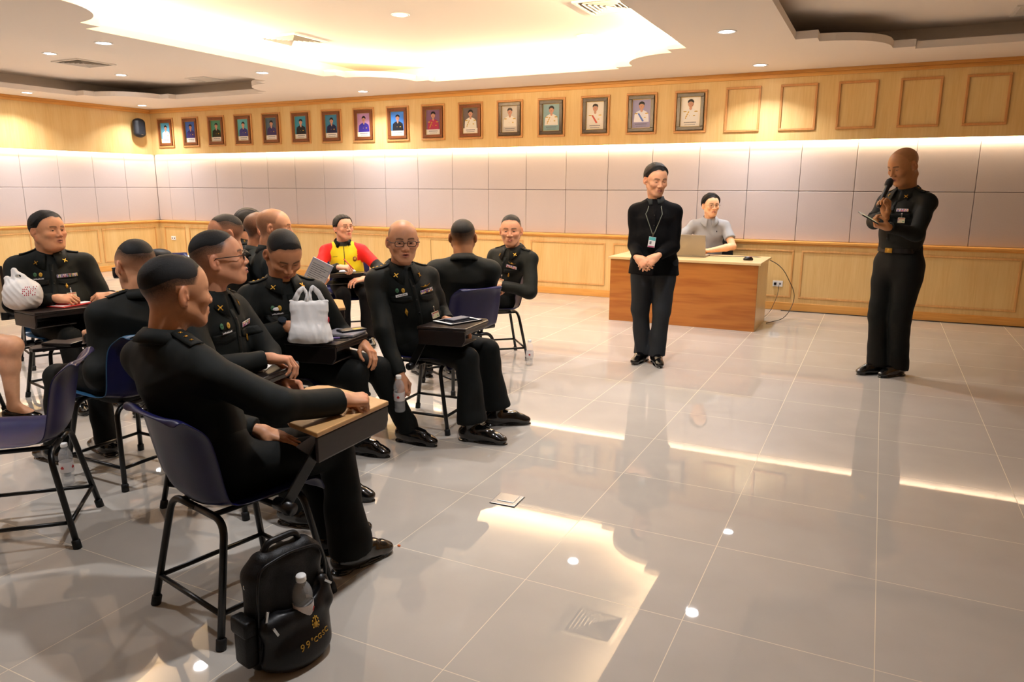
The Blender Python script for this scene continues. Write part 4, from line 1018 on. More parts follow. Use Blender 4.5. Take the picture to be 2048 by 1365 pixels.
def chair(x, y, h, label, color='navy', tab=None, L=.30, ty=.33, top=None, group='tablet-arm chairs', span=.36, tz=.68, tray=True, worn=False):
    r = empty('tablet_arm_chair', (x, y, 0), math.radians(h), label, 'chair', group)
    mats = [M_NAVY, M_NAVY] if color == 'navy' else [M_LBLUE, M_NAVY]
    s = mesh_obj('seat_shell', SV, SF, mats, r, True)
    md = s.modifiers.new('thick', 'SOLIDIFY'); md.thickness = .006; md.offset = -1
    if color != 'navy': md.material_offset = 1; md.material_offset_rim = 0
    md = s.modifiers.new('smooth', 'SUBSURF'); md.levels = 1; md.render_levels = 2
    for sx in (1, -1):
        for sy in (1, -1):
            lg = MB().tube(half_frame(sx, sy), .0125, 10).build('leg', M_TUBE, r, True)
            MB().lathe([(.0001, 0), (.017, .0), (.017, .034), (.013, .038)], 12, M=Matrix.Translation((sx*.2235, sy*.214, 0)) @ Matrix.Rotation(sy*.12, 4, 'X') @ Matrix.Rotation(-sx*.18, 4, 'Y')).build('foot_cap', M_RUB, lg, True)
    q = .205; w_ = .198; z = .11
    for a, b_ in (((q, w_), (q, -w_)), ((-q, w_), (-q, -w_)), ((q, w_), (-q, w_)), ((q, -w_), (-q, -w_))):
        MB().tube([(a[0], a[1], z), (b_[0], b_[1], z)], .009, 8).build('stretcher', M_TUBE, r, True)
    for sy in (1, -1): MB().tube([(.150, sy*.10, .405), (-.150, sy*.10, .408)], .010, 8).build('seat_bar', M_TUBE, r, True)
    if tab:
        tm = {'dark': M_TDARK, 'tan': M_TTAN}[top or 'dark']
        if tab == 'flat':
            x0 = .09; xo = x0+L; lean = .09 if L > .35 else .02
            pl = [(x0, -ty-.005), (xo, -ty+lean)]+[(xo+.0, -ty+lean+span-.05), (xo-.03, -ty+lean+span-.01), (xo-.08, -ty+lean+span), (x0+.07, -ty+span*.72), (x0+.01, -ty+span*.40)]
            t = MB().prism(pl, tz-.018, tz).build('writing_tablet', [tm], r); soften(t, .004)
            if tray:
                tr = MB(); a0, b0, a1, b1 = x0+.005, -ty, xo-.005, -ty+lean
                for (p0, p1) in (((a0, b0), (a1, b1)),):
                    d = Vector((p1[0]-p0[0], p1[1]-p0[1], 0)).normalized(); nn = Vector((-d.y, d.x, 0))
                    P0 = Vector((*p0, 0)); P1 = Vector((*p1, 0)); z0, z1 = tz-.105, tz-.02
                    vs = []
                    for P_, zb in ((P0, z0+.0), (P1-d*.02, z0+.0), (P1, z0+.03), (P1, z1), (P0, z1)): vs += [P_+Vector((0, 0, zb)), P_+nn*.012+Vector((0, 0, zb))]
                    tr.add(vs, [(0, 2, 4, 6, 8), (9, 7, 5, 3, 1)]+[(2*i, 2*i+1, (2*i+3) % 10, (2*i+2) % 10) for i in range(5)])
                bt = [(a0, b0), (a1-.02, b1), (a1-.03, b1+span*.6), (a0+.04, b0+span*.45)]
                tr.prism(bt, tz-.108, tz-.100); tr.box(xo-.012, xo-.004, -ty+lean+.01, -ty+lean+span*.85, tz-.040, tz-.018)
                soften(tr.build('book_tray', M_TDARK, t), .003)
            bk = MB(); A = Vector((.13, -ty+.035, tz-.06)); B = Vector((.015, -.265, .43)); d = (B-A).normalized(); sd = Vector((d.z, 0, -d.x))*.022
            vs = [A+sd, A-sd, B-sd, B+sd]; vs = [v+Vector((0, o, 0)) for o in (-.004, .004) for v in vs]
            bk.add(vs, [(0, 1, 2, 3), (7, 6, 5, 4), (0, 4, 5, 1), (1, 5, 6, 2), (2, 6, 7, 3), (3, 7, 4, 0)]); soften(bk.build('tablet_bracket', M_TUBE, r), .002)
        else:   # tablet folded upright beside the seat
            t = MB().bbox(-.06, .26, -ty-.01, -ty+.012, .45, .82, .006).build('writing_tablet', [M_TDARK], r); t.rotation_euler = (0, math.radians(-8), 0)
            MB().box(-.02, .02, -ty-.02, -.255, .40, .46).build('tablet_bracket', M_TUBE, r)
        MB().tube([(.015, -.30, .425), (.015, -.215, .425)], .022, 14).build('pivot_knob', M_BLKP, r, True)
        MB().tube([(.015, -.215, .415), (.015, -.02, .408)], .011, 8).build('pivot_bar', M_TUBE, r, True)
    return r
def tabpt(c, h, x, y, z=.6815):
    a = math.radians(h); return np.array([c[0]+x*math.cos(a)-y*math.sin(a), c[1]+x*math.sin(a)+y*math.cos(a), z])

CH = {}
def ch(key, x, y, h, label, **k): CH[key] = (x, y, h); return chair(x, y, h, label, **k)
ch(1, -1.94, 1.755, 78, 'navy moulded tablet-arm chair under the man nearest the camera, black bag beside it', tab='flat', L=.40, top='tan', ty=.345, span=.40)
ch(2, -2.68, 2.40, 10, 'navy tablet-arm chair of the spectacled man behind the nearest man', tab='flat', ty=.31)
ch(3, -2.83, 3.10, 6, 'tablet-arm chair holding the upright white carrier bag', tab='flat', ty=.28)
ch(4, -2.45, 3.82, 4, 'navy tablet-arm chair of the bald spectacled man, tablet computer on its arm', tab='flat', ty=.32, span=.37)
ch(5, -2.72, 4.67, 152, 'navy chair with its back to the camera behind the tablet computer', tab='flat')
ch(6, -2.92, 5.63, 220, 'navy chair nearest the desk, a water bottle by its rear leg', tab='flat')
ch(7, -4.62, 5.77, -45, 'chair of the woman in the yellow and red top', tab='flat', L=.34, span=.42)
ch(8, -3.62, 3.72, 42, 'chair with the light tan writing tablet behind the white carrier bag', tab='flat', top='tan', L=.36, span=.40)
ch(9, -4.78, 4.66, 50, 'chair of the uniformed woman with tied-back hair', tab='flat')
ch(10, -3.88, 3.52, 225, 'chair of the man facing left beside the hair bun woman')
ch(17, -4.10, 4.10, 55, 'chair hidden behind the grey-jacketed man')
ch(11, -5.02, 3.15, -12, 'light blue chair of the heavy man with the rounded carrier bag', color='blue', tab='flat', L=.30, span=.42)
ch(12, -3.41, 2.41, 180, 'light blue chair facing left, floor bottle in front of it', color='blue', tab='flat', L=.24, span=.60)
ch(20, -3.15, 1.72, 224, 'empty glossy navy chair cut by the left frame edge')
ch(21, -6.15, 3.75, -20, 'empty navy chair with folded tablet behind the heavy man', tab='up')
ch(22, -5.45, 4.62, 160, 'empty blue chair glimpsed past the heavy man', color='blue')
ch(23, -6.60, 5.20, -60, 'chair far back with a black rucksack on its seat', tab='flat')
ch(24, -6.95, 6.15, -50, 'navy chair far back beneath a sheet of white paper', tab='flat', span=.42)
ch(16, -5.17, 2.42, 25, 'navy chair of the bare-legged person at the left edge')

# ------------------------------------------------------------------ the people
def bottle(loc, label, tilt=None, s=1.0, parent=None, group='clear plastic water bottles', rz=0, cat='bottle'):
    e_ = empty('water_bottle', loc, 0, label, cat, group)
    if tilt: e_.rotation_euler = tilt
    pr = [(.0001, .004), (.020, 0), (.029, .004), (.031, .012)]
    for i in range(7): z = .02+i*.017; pr += [(.031, z), (.0288, z+.006), (.031, z+.012)]
    pr += [(.0315, .145), (.030, .160), (.024, .178), (.015, .192), (.0125, .200), (.0125, .210)]
    pr = [(r_*s, z*s) for r_, z in pr]
    MB().lathe(pr, 20).build('bottle_body', M_PET, e_, True)
    wl = [(.0001, .006), (.027, .008)]+[(.0275, .02+.01*i) for i in range(9)]+[(.0001, .112)]
    MB().lathe([(r_*s, z*s) for r_, z in wl], 18).build('water', M_WATER, e_, True)
    lb = MB().lathe([(r_*s, z*s) for r_, z in [(.0318, .072), (.0322, .074), (.0322, .122), (.0318, .124)]], 24).build('label', M_LABEL, e_, True)
    mk = MB()
    for k in range(4):
        a = k*PI/2+.4; M_ = Matrix.Rotation(a, 4, 'Z') @ Matrix.Translation((.0326*s, 0, .098*s)) @ Matrix.Rotation(PI/2, 4, 'Y')
        mk.prism([(-.010*s, 0), (0, -.009*s), (.008*s, -.004*s), (.005*s, 0), (.008*s, .004*s), (0, .009*s)], -.0004, .0006, M=M_)
    mk.build('red_mark', M_REDL, lb)
    MB().lathe([(r_*s, z*s) for r_, z in [(.0155, .200), (.016, .202), (.016, .216), (.0145, .219), (.0001, .219)]], 20).build('cap', M_WHITE, e_, True)
    return e_
M_PET = mat('clear_bottle_plastic', '#FFFFFF', .04, spec=.6, trans=.0, alpha=.22)
M_WATER = mat('water', '#E8F0F2', .03, trans=1, ior=1.33, alpha=.35)
M_LABEL = mat('bottle_label', '#E4DEDC', .4, alpha=.8)
M_REDL = mat('label_red', '#B02A2A', .4)

PD = dict
people = []
def person(**k): p_ = Person(**k); people.append(p_); return p_
F_ = lambda **k: PD(dict(hair='crew', skin='#B07A58'), **k)
person(label='man nearest the camera in dark uniform seen from behind, crew cut, fist on tablet', P=(-1.985, 1.70, .53), hb=80, hs=84, sw=.165, fore=1.12, H=(-2.115, 1.722, 1.105), head=(73, 2, 0), h=.0055, ht=.006,
       face=F_(hair='crew', hair_t=.009, hair_z=.062, hair_back=.55, skin='#A8734F', stub=.62, seed=3, eyes=.9), deco=('epaulette', 'collar', 'name'), stars=3, seed=1, fat=1.02, bulk=1.08,
       handR=PD(w=(-1.650, 1.985, .725), d=(.55, .83, -.08), b=(.1, -.1, 1), pose='fist', pole=(.7, -.6, -.28)), handL=PD(w=(-1.90, 1.84, .615), d=(.65, .6, -.35), b=(-.2, -.3, 1), pose='flat'),
       footR=(-1.735, 2.10, 72), footL=(-1.90, 2.20, 80), hem=.075, flare=.082)
person(label='spectacled man in dark uniform looking up right, hand over his tablet edge', P=(-2.72, 2.38, .53), hb=14, hs=16, H=(-2.634, 2.384, 1.138), head=(43, -9, 0), h=.006,
       face=F_(hair='crew', hair_t=.014, hair_z=.078, skin='#B27A58', stub=.75, seed=5), glasses='black', deco=('epaulette', 'collar', 'name', 'badges', 'ribbons', 'drop'), stars=3, seed=2,
       handR=PD(w=(-2.325, 2.325, .735), d=(.80, .60, -.10), b=(-.1, .1, 1), pose='over', pole=(.3, -.8, -.6)), handL=PD(w=(-2.36, 2.42, .60), d=(.75, .45, -.15), b=(-.5, .2, .7), pose='hold', pole=(-.2, .8, -.4)),
       footR=(-2.20, 2.30, 10), footL=(-2.22, 2.60, 15))
def watch(s, w_, d, b_):
    o = Vector(w_-d*.022-s.base); M_ = Matrix.Translation(o) @ Matrix(((b_[0], np.cross(d, b_)[0], d[0], 0), (b_[1], np.cross(d, b_)[1], d[1], 0), (b_[2], np.cross(d, b_)[2], d[2], 0), (0, 0, 0, 1)))
    wt = MB().lathe([(.030, -.010), (.0335, -.010), (.0335, .010), (.030, .010)], 24, M=M_).build('wrist_watch', M_BLKP, s.root, True)
    MB().tube([(.030, 0, 0), (.043, 0, 0)], .021, 20, M=M_).build('watch_face', mat('watch_glass', '#16222E', .12), wt)
person(label='man in dark uniform looking down behind the upright white carrier bag', P=(-2.86, 3.06, .53), hb=2, hs=-30, H=(-2.813, 2.97, 1.105), head=(-27, 36, 0), h=.006,
       face=F_(hair='crew', hair_t=.008, hair_z=.062, skin='#A56F4B', stub=.8, seed=6, eyes=.25, fat=1.06, jaw=1.05), deco=('epaulette', 'collar', 'name', 'badges', 'oval', 'wings', 'drop'), stars=3, seed=3, fat=1.08, bulk=1.06, thigh=1.08,
       handR=PD(w=(-2.675, 2.815, .765), d=(.80, .52, -.22), b=(.2, -.5, .8), pose='hold', pole=(-.4, -.7, -.5), obj=watch), handL=PD(w=(-2.46, 3.16, .63), d=(.7, -.2, -.4), b=(.2, .3, .9), pose='relaxed'),
       footR=(-2.50, 3.14, 4), footL=(-2.36, 3.42, 0), kneeL=(.9, .1, .8))
person(label='bald spectacled man in dark uniform speaking towards the camera, legs stretched right', P=(-2.52, 3.81, .53), hb=2, hs=-28, H=(-2.513, 3.64, 1.142), head=(-47, 3, 0), h=.006, untucked=True,
       face=F_(hair='bald', skin='#B47E5B', seed=7, fat=1.05, mouth=1.0), glasses='black', deco=('epaulette', 'collar', 'name', 'badges', 'ribbons', 'wings', 'diamond', 'id'), idpos=(.10, -.23), nametag_white=True, stars=4, seed=4, fat=1.10, bulk=1.05,
       handR=PD(w=(-2.36, 3.36, .41), d=(.10, -.12, -.95), b=(.3, -.9, 0), pose='hold', pole=(-.5, -.5, 0)), handL=PD(w=(-2.32, 3.84, .655), d=(.8, .3, -.3), b=(0, 0, 1), pose='relaxed'), arm=1.06,
       footR=(-2.035, 3.605, 8), footL=(-2.045, 3.935, 33), boot=.15, hem=.115, flare=.088, shoe_l=1.1, thigh=1.0)
person(label='broad man in dark uniform seen squarely from behind in a navy chair', P=(-2.70, 4.66, .53), hb=150, hs=124, H=(-2.678, 4.632, 1.106), head=(117, 0, 0), h=.008, fat=1.15, bulk=1.15, sw=.20,
       face=F_(hair='crew', hair_t=.006, hair_z=.065, skin='#8F6140', stub=.75, fat=1.15, seed=8, neckf=1.1), glasses='thin', deco=(), seed=5)
person(label='man in dark uniform with an ID card seated nearest the desk, facing camera', P=(-2.89, 5.64, .53), hb=222, hs=262, H=(-2.731, 5.517, 1.105), head=(291, 2, 0), h=.008,
       face=F_(hair='crew', hair_t=.010, hair_z=.070, skin='#BC8460', seed=9, fat=1.05, stub=.7), deco=('epaulette', 'collar', 'name', 'badges', 'ribbons', 'wings', 'drop', 'id'), stars=3, idpos=(.02, -.20), seed=6, fat=1.05, bulk=1.08,
       handR=PD(w=(-2.86, 5.36, .66), d=(.7, .2, 0), b=(0, -.4, 1), pose='curled'), handL=PD(w=(-2.74, 5.33, .68), d=(-.9, -.2, 0), b=(0, -.5, 1), pose='curled', pole=(.8, .2, -.5)), kneeR=(-.7, -.7, .9))
person(label='woman with glasses in a yellow and red sports top writing at her tablet', P=(-4.60, 5.74, .53), hb=-46, hs=-46, H=(-4.563, 5.632, 1.075), head=(-20, -6, 0), h=.0055, outfit='track', female=True, sw=.165, hscale=.98,
       face=F_(hair='pulled', bun=(-.100, 0, -.010), skin='#C69070', lip='#B0504E', seed=10, jaw=.92, stub=.9), glasses='thin', seed=7,
       handR=PD(w=(-4.42, 5.37, .735), d=(.85, .35, .05), b=(0, -.2, 1), pose='hold', pole=(-.6, -.5, -.5)), handL=PD(w=(-4.25, 5.52, .625), d=(-.5, -.7, -.1), b=(.3, .2, 1), pose='relaxed', pole=(.7, .6, -.3)))
person(label='close-shaved man in a dark grey jacket looking right, behind the man looking down', P=(-3.64, 3.72, .56), hb=45, hs=55, H=(-3.603, 3.741, 1.188), head=(34, 2, 0), h=.008, outfit='grey_jacket',
       face=F_(hair='shaved', skin='#BD8762', stub=.50, seed=11, fat=1.08), seed=8, bulk=1.05,
       handL=PD(w=(-3.36, 3.84, .80), d=(.35, .3, .6), b=(.7, -.2, .2), pose='hold'))
person(label='man mostly hidden behind the grey-jacketed man, only nape and shoulder showing', P=(-4.10, 4.08, .53), hb=55, hs=60, H=(-4.061, 4.074, 1.148), head=(50, 0, 0), h=.010, outfit='grey_jacket',
       face=F_(hair='shaved', skin='#A8775A', stub=.8, seed=12), seed=9)
person(label='uniformed woman with black hair tied low at the nape, facing right', P=(-4.78, 4.64, .53), hb=50, hs=48, H=(-4.751, 4.646, 1.146), head=(62, 0, 0), h=.010, female=True, sw=.17, bulk=1.1,
       face=F_(hair='pulled', bun=(-.122, 0, -.010), bun_long=True, skin='#C28B6B', seed=13, fat=1.1), deco=('epaulette', 'collar'), stars=2, seed=10)
person(label='man with thinning crew cut facing left behind the spectacled man', P=(-3.86, 3.53, .53), hb=225, hs=225, H=(-3.818, 3.513, 1.154), head=(238, 2, 0), h=.010,
       face=F_(hair='crew', hair_t=.004, hair_z=.080, skin='#BB8361', stub=.5, seed=14, fat=1.1), glasses='thin', deco=('collar',), seed=11)
person(label='heavy man in dark uniform with hands folded behind the rounded carrier bag', P=(-5.06, 3.16, .53), hb=-14, hs=-32, H=(-5.002, 3.102, 1.160), head=(4, -2, 0), h=.0065, fat=1.28, bulk=1.15, sw=.20,
       face=F_(hair='side', hair_t=.012, skin='#B9825C', seed=15, fat=1.22, jaw=1.08, stub=.9, neckf=1.08), deco=('epaulette', 'collar', 'name', 'badges', 'ribbons', 'drop', 'id'), stars=1, seed=12, idpos=(.085, -.215),
       handR=PD(w=(-4.83, 2.99, .735), d=(.72, .62, -.04), b=(.25, -.45, .9), pose='curled', pole=(-.4, -.7, -.5)), handL=PD(w=(-4.62, 3.245, .735), d=(-.45, -.80, -.04), b=(.45, -.2, .9), pose='curled', pole=(.1, .25, -1)), rib=(4, 2))
person(label='heavy man in dark uniform seen from behind in the light blue chair', P=(-3.37, 2.40, .53), hb=178, hs=160, H=(-3.373, 2.514, 1.062), head=(168, 8, 0), h=.0065, fat=1.22, bulk=1.12, sw=.19, untucked=True,
       face=F_(hair='crew', hair_t=.012, hair_z=.082, skin='#BA835E', stub=.30, seed=16, fat=1.18, neckf=1.1), deco=('epaulette',), stars=2, seed=13,
       handL=PD(w=(-3.62, 2.40, .715), d=(-.75, .5, -.05), b=(0, 0, 1), pose='relaxed', pole=(.7, -.25, -1)), handR=PD(w=(-3.66, 2.62, .715), d=(-.8, -.3, -.05), b=(0, 0, 1), pose='relaxed'),
       footL=(-3.86, 2.30, 182), footR=(-3.74, 2.50, 170))
person(label='young man in a grey polo shirt seated behind the desk at the laptop', P=(-1.80, 8.98, .54), hb=280, hs=282, H=(-1.763, 8.76, 1.257), head=(303, 0, 0), h=.0085, outfit='polo', sw=.18,
       face=F_(hair='full', hair_t=.022, skin='#D09A70', seed=17, lip='#B9705A'), glasses='thin', seed=14,
       handR=PD(w=(-1.93, 8.60, .765), d=(.3, -.8, 0), b=(0, 0, 1), pose='relaxed', pole=(-.9, 0, -.4)), handL=PD(w=(-1.70, 8.60, .765), d=(-.85, -.25, 0), b=(0, 0, 1), pose='curled', pole=(.9, .1, -.35)))
person(label='standing man in a black jacket with a lanyard, hands clasped before the desk', P=(-1.665, 6.07, .86), hb=283, hs=283, H=(-1.672, 6.045, 1.520), head=(309, 12, 0), h=.0065, outfit='black_jacket', sw=.160, sdrop=.075,
       face=F_(hair='side', hair_t=.014, skin='#C58D67', seed=18, eyes=.35), deco=(), seed=15, leg=.935, fat=1.07, fore=1.1, N=(-1.675, 6.075, 1.345),
       handR=PD(w=(-1.722, 5.795, .905), d=(.70, -.30, -.42), b=(-.1, -.9, .3), pose='curled', pole=(-.30, .6, -.9)), handL=PD(w=(-1.575, 5.815, .925), d=(-.62, -.42, -.50), b=(.1, -.85, .35), pose='relaxed', pole=(.30, .6, -.9)),
       footR=(-1.725, 6.055, 262), footL=(-1.60, 6.03, 296), hem=.06, flare=.070, thigh=1.10)
person(label='standing bald man in dark uniform speaking into a microphone and reading a phone', P=(.165, 6.42, .90), hb=232, hs=228, H=(.120, 6.365, 1.625), head=(222, 22, 0), h=.0065, sw=.185, hscale=1.08,
       face=F_(hair='shaved', skin='#9A683F', stub=.25, seed=19, eyes=.35, fat=1.06, mouth=.6), deco=('epaulette', 'collar', 'ribbons', 'drop', 'id', 'belt'), stars=3, seed=16, fat=1.06, bulk=1.0, leg=.98, N=(.165, 6.42, 1.44), idspin=0,
       handR=PD(w=(.034, 6.080, 1.285), d=(-.12, -.05, .95), b=(.50, .80, .1), pose='hold', pole=(-.6, .25, -.9)), handL=PD(w=(.058, 5.965, 1.195), d=(-.86, -.35, .18), b=(-.2, -.4, -.9), pose='hold', pole=(.7, .35, -.7)), idpos=(.088, -.150),
       footR=(.095, 6.50, 222), footL=(.235, 6.50, 230), hem=.055, flare=.080, thigh=1.14)
person(label='bare-legged person in black pumps cut by the left edge, knees and calves visible', P=(-5.15, 2.43, .53), hb=25, hs=25, H=(-5.25, 2.30, 1.12), head=(25, 0, 0), h=.012, outfit='skirt', female=True, pump=True, sw=.165,
       face=F_(hair='pulled', bun=(-.1, 0, 0), skin='#B98A68', seed=20), seed=17, footR=(-4.87, 2.38, 28), footL=(-4.845, 2.645, 28), kneeL=(.9, .3, .8), kneeR=(.9, .3, .8))

# ------------------------------------------------------------------ things carried and lying about
def text_mesh(name, s, size, m, parent, M_, depth=.0008):
    c = bpy.data.curves.new(name, 'FONT'); c.body = s; c.size = size; c.extrude = depth; c.align_x = 'CENTER'; c.align_y = 'CENTER'
    o = bpy.data.objects.new(name, c); COL.objects.link(o); dg = bpy.context.evaluated_depsgraph_get(); dg.update()
    me = bpy.data.meshes.new_from_object(o.evaluated_get(dg)); bpy.data.objects.remove(o); me.materials.clear(); me.materials.append(m)
    o = bpy.data.objects.new(name, me); COL.objects.link(o); o.parent = parent; o.matrix_local = M_; return o
M_BAG = mat('thin_white_polythene', '#F0EFEC', .38, spec=.4, bump=.5, bscale=40, trans=0, alpha=.96)
M_REDP = mat('carrier_print_red', '#C8283A', .5)
def carrier(loc, rz, label, w_, d_, h_, round_=False, seed=0):
    e_ = empty('carrier_bag', loc, math.radians(rz), label, 'plastic bag', None); rs = np.random.RandomState(seed)
    v = Vol((-w_*.75, -d_*.9, -.01), (w_*.75, d_*.9, h_*1.55), .0035)
    if round_:
        v.ell((0, 0, h_*.48), (w_*.52, d_*.58, h_*.52), k=.02); v.ell((-.01, 0, h_*.25), (w_*.46, d_*.50, h_*.30), k=.03)
        v.cone((-w_*.26, 0, h_*.7), (-w_*.40, 0, h_*.98), .034, .018, k=.03); v.cone((-w_*.15, 0, h_*.8), (-w_*.15, 0, h_*1.26), .035, .014, k=.03); v.cone((w_*.30, 0, h_*.7), (w_*.16, 0, h_*.99), .035, .006, k=.03)
        v.cone((-w_*.20, .0, h_*1.25), (w_*.05, .0, h_*1.02), .012, .022, k=.012); v.ell((-w_*.02, 0, h_*1.06), (.018, .06, .010), k=.004, mode='sub')
    else:
        v.ecyl((0, 0, h_*.14), (0, 0, h_*.88), (d_*.46, w_*.50), (d_*.20, w_*.46), (1, 0, 0), k=.02); v.ell((0, 0, h_*.22), (w_*.53, d_*.54, h_*.26), k=.03)
        v.plane((0, 0, h_*.995), (0, 0, 1))
        for sx in (1, -1):
            v.ecyl((sx*w_*.33, 0, h_*.80), (sx*w_*.40, 0, h_*.99), (.018, .034), (.006, .022), (1, 0, 0), k=.02)
            v.ell((sx*w_*.42, sx*.0, .012), (.03, .035, .012), k=.03)
    f = [rs.rand(3)*60+25 for _ in range(7)]
    sl, X = v.region(v.lo, v.lo+v.h*v.n, 0); x, y, z = X; add = 0
    for i_, q in enumerate(f):
        if round_: add = add+np.abs(np.sin(q[0]*.8*x+q[1]*.6*y+q[2]*.5*z+3*np.sin(14*z+9*x+i_)+rs.rand()*6))
        else: add = add+np.abs(np.sin(q[0]*.9*x+q[1]*.9*y+(q[2]-55)*.28*z+1.6*np.sin(11*z+i_)+rs.rand()*6))
    v.D = v.D+(.009*(add/7-.62)).astype(np.float32)
    v.plane((0, 0, 0.001), (0, 0, -1)); V, F = v.mesh(); V = relax(V, F, 1, .3)
    b_ = fast_mesh('bag_body', V, F, M_BAG, e_)
    if not round_:
        for sx, lift in ((-1, 1.0), (1, 1.04)):
            O_ = fillet([(-.44, .975), (-.27, 1.27), (-.10, 1.37), (-.01, 1.24), (.02, .975)], .09, 5); I_ = fillet([(-.27, .975), (-.20, 1.13), (-.105, 1.25), (-.065, 1.13), (-.10, .975)], .06, 5)
            n_ = min(len(O_), len(I_)); vs = []; fs = []
            for i in range(n_):
                for q, off in ((O_[i], .0), (None, .004), (I_[i], .0)):
                    q = (O_[i]+I_[i])/2 if q is None else q
                    vs.append((-sx*q.x*w_, sx*(.006+off)+.004*math.sin(i*.9), (.975+(q.y-.975)*lift)*h_))
            for i in range(n_-1):
                for j in range(2): fs.append((i*3+j, i*3+j+1, i*3+j+4, i*3+j+3))
            o = mesh_obj('handle', vs, fs, M_BAG, e_, True); md = o.modifiers.new('thick', 'SOLIDIFY'); md.thickness = .0015
    pr = MB()
    if round_: 
        bv = BVHTree.FromPolygons([tuple(map(float, p_)) for p_ in V], [tuple(map(int, q)) for q in F])
        for i in range(7):
            for j in range(5):
                if (i*3+j*5) % 4 == 0: continue
                r_ = bv.ray_cast(Vector((w_*.26+i*.008, -.4, h_*.50+j*.012)), Vector((0, 1, 0)))
                if r_[0]: pr.ball(tuple(r_[0]), (.0045, .0012, .0055), 6)
        if pr.v: pr.build('red_print', M_REDP, b_)
    else:
        MB().ball((w_*.50, -.008, h_*.55), (.003, .010, .016), 8).build('red_print', M_REDP, b_, True)
    return e_
B3 = tabpt(CH[3], 6, .21, -.235); carrier(tuple(B3+np.array((.03, -.02, .001))), 26, 'upright white plastic carrier bag on the tablet before the man looking down', .20, .13, .215, seed=4)
B11 = tabpt(CH[11], -12, .175, -.29); carrier(tuple(B11+np.array((.0, .0, .001))), 24, 'bulging rounded white carrier bag with red print on the far left tablet', .23, .17, .20, True, 8)
M_REDF = mat('red_folder', '#C2322C', .4); M_PAPER = mat('paper', '#E8E6E2', .7); M_PLF = mat('clear_folder', '#DCDCE6', .25, alpha=.9); M_GREYN = mat('grey_notebook', '#6B6B74', .5)
def flat(name, c, h, sx, sy, t, m, label, cat, rz=0, z=None, child=None, tilt=None, group=None):
    e_ = empty(name, tuple(c), math.radians(h+rz), label, cat, group)
    if tilt: e_.rotation_euler = tilt
    return e_
e_ = flat('folder', tabpt(CH[11], -12, .20, -.02), -12, 0, 0, 0, None, 'red folder with papers under the folded hands of the heavy man', 'folder', rz=20)
MB().bbox(-.105, .095, -.14, .12, .0, .006, .0015).build('cover', M_REDF, e_); MB().bbox(-.09, .07, -.13, .10, .006, .009, .0005).build('papers', M_PAPER, e_); MB().bbox(-.10, .02, -.10, .13, .009, .011, .0005, M=Matrix.Rotation(.3, 4, 'Z')).build('cover', M_REDF, e_)
e_ = flat('notebook', tabpt(CH[3], 6, .27, .0), 6, 0, 0, 0, None, 'closed grey laptop-like notebook on the tablet beside the upright carrier bag', 'notebook', rz=4)
MB().bbox(-.085, .10, -.085, .07, .0, .010, .002).build('body', mat('notebook_silver', '#8C8C90', .3, metal=.5), e_); MB().bbox(-.083, .098, -.083, .068, .010, .012, .0005).build('lid', M_GREYN, e_)
e_ = flat('phone', tabpt(CH[3], 6, .30, .03, .6938), 6, 0, 0, 0, None, 'black phone wallet lying on the grey notebook', 'phone', rz=60)
MB().bbox(-.075, .075, -.036, .036, .0, .010, .003).build('case', M_BLKP, e_); MB().bbox(-.0, .05, -.03, .0, .0101, .011, .0003).build('card', M_RIB[1], e_)
e_ = flat('pen', tabpt(CH[3], 6, .32, -.15), 6, 0, 0, 0, None, 'purple marker pen on the tablet by the carrier bag', 'pen', rz=35)
MB().tube([(-.06, 0, .007), (.02, 0, .007)], .006, 10).build('barrel', mat('pen_purple', '#5A4C8C', .3), e_, True); MB().tube([(.02, 0, .007), (.062, 0, .007)], .0065, 10).build('cap', M_BLKP, e_, True)
e_ = flat('tablet_computer', tabpt(CH[4], 4, .24, -.10), 4, 0, 0, 0, None, 'dark tablet computer with a white border on the bald man\'s writing arm', 'tablet computer', rz=68)
MB().bbox(-.125, .125, -.085, .085, .0, .007, .002).build('body', M_BLKP, e_); MB().box(-.122, .122, -.082, .082, .007, .0078).build('bezel', M_WHITE, e_); MB().box(-.100, .100, -.076, .076, .0079, .0084).build('screen', mat('dark_screen', '#15161A', .08), e_)
e_ = flat('phone', tabpt(CH[4], 4, .23, -.08, .690), 4, 0, 0, 0, None, 'dark phone lying on the tablet computer', 'phone', rz=74); MB().bbox(-.072, .072, -.036, .036, 0, .009, .003).build('body', M_GREYN, e_)
e_ = flat('notebook', tabpt(CH[1], 78, .30, -.03), 78, 0, 0, 0, None, 'thin grey notebook under the nearest man\'s forearm', 'notebook', rz=-10); MB().bbox(-.08, .09, -.06, .06, 0, .005, .001).build('cover', M_GREYN, e_)
e_ = flat('paper_sheet', tabpt(CH[2], 10, .22, -.14), 10, 0, 0, 0, None, 'cream paper on the spectacled man\'s tablet', 'paper', rz=20); MB().box(-.10, .10, -.07, .07, 0, .002).build('sheet', M_PAPER, e_)
e_ = flat('clipboard', tabpt(CH[7], -45, .24, -.12), -45, 0, 0, 0, None, 'clear folder of papers on the tablet of the woman in yellow', 'folder', rz=0); MB().bbox(-.11, .10, -.16, .14, 0, .008, .002).build('cover', M_PLF, e_); MB().box(-.09, .09, -.13, .11, .008, .009).build('papers', M_PAPER, e_)
e_ = flat('phone', tabpt(CH[12], 180, .22, .16), 180, 0, 0, 0, None, 'black phone case on the dark tablet before the man in the light blue chair', 'phone', rz=20); MB().bbox(-.08, .08, -.045, .045, 0, .016, .004).build('case', M_BLKP, e_)
e_ = flat('paper_sheet', tabpt(CH[24], -50, .24, -.12), -50, 0, 0, 0, None, 'white paper on the far left chair tablet', 'paper'); MB().box(-.13, .13, -.17, .17, 0, .004).build('sheet', M_PAPER, e_)
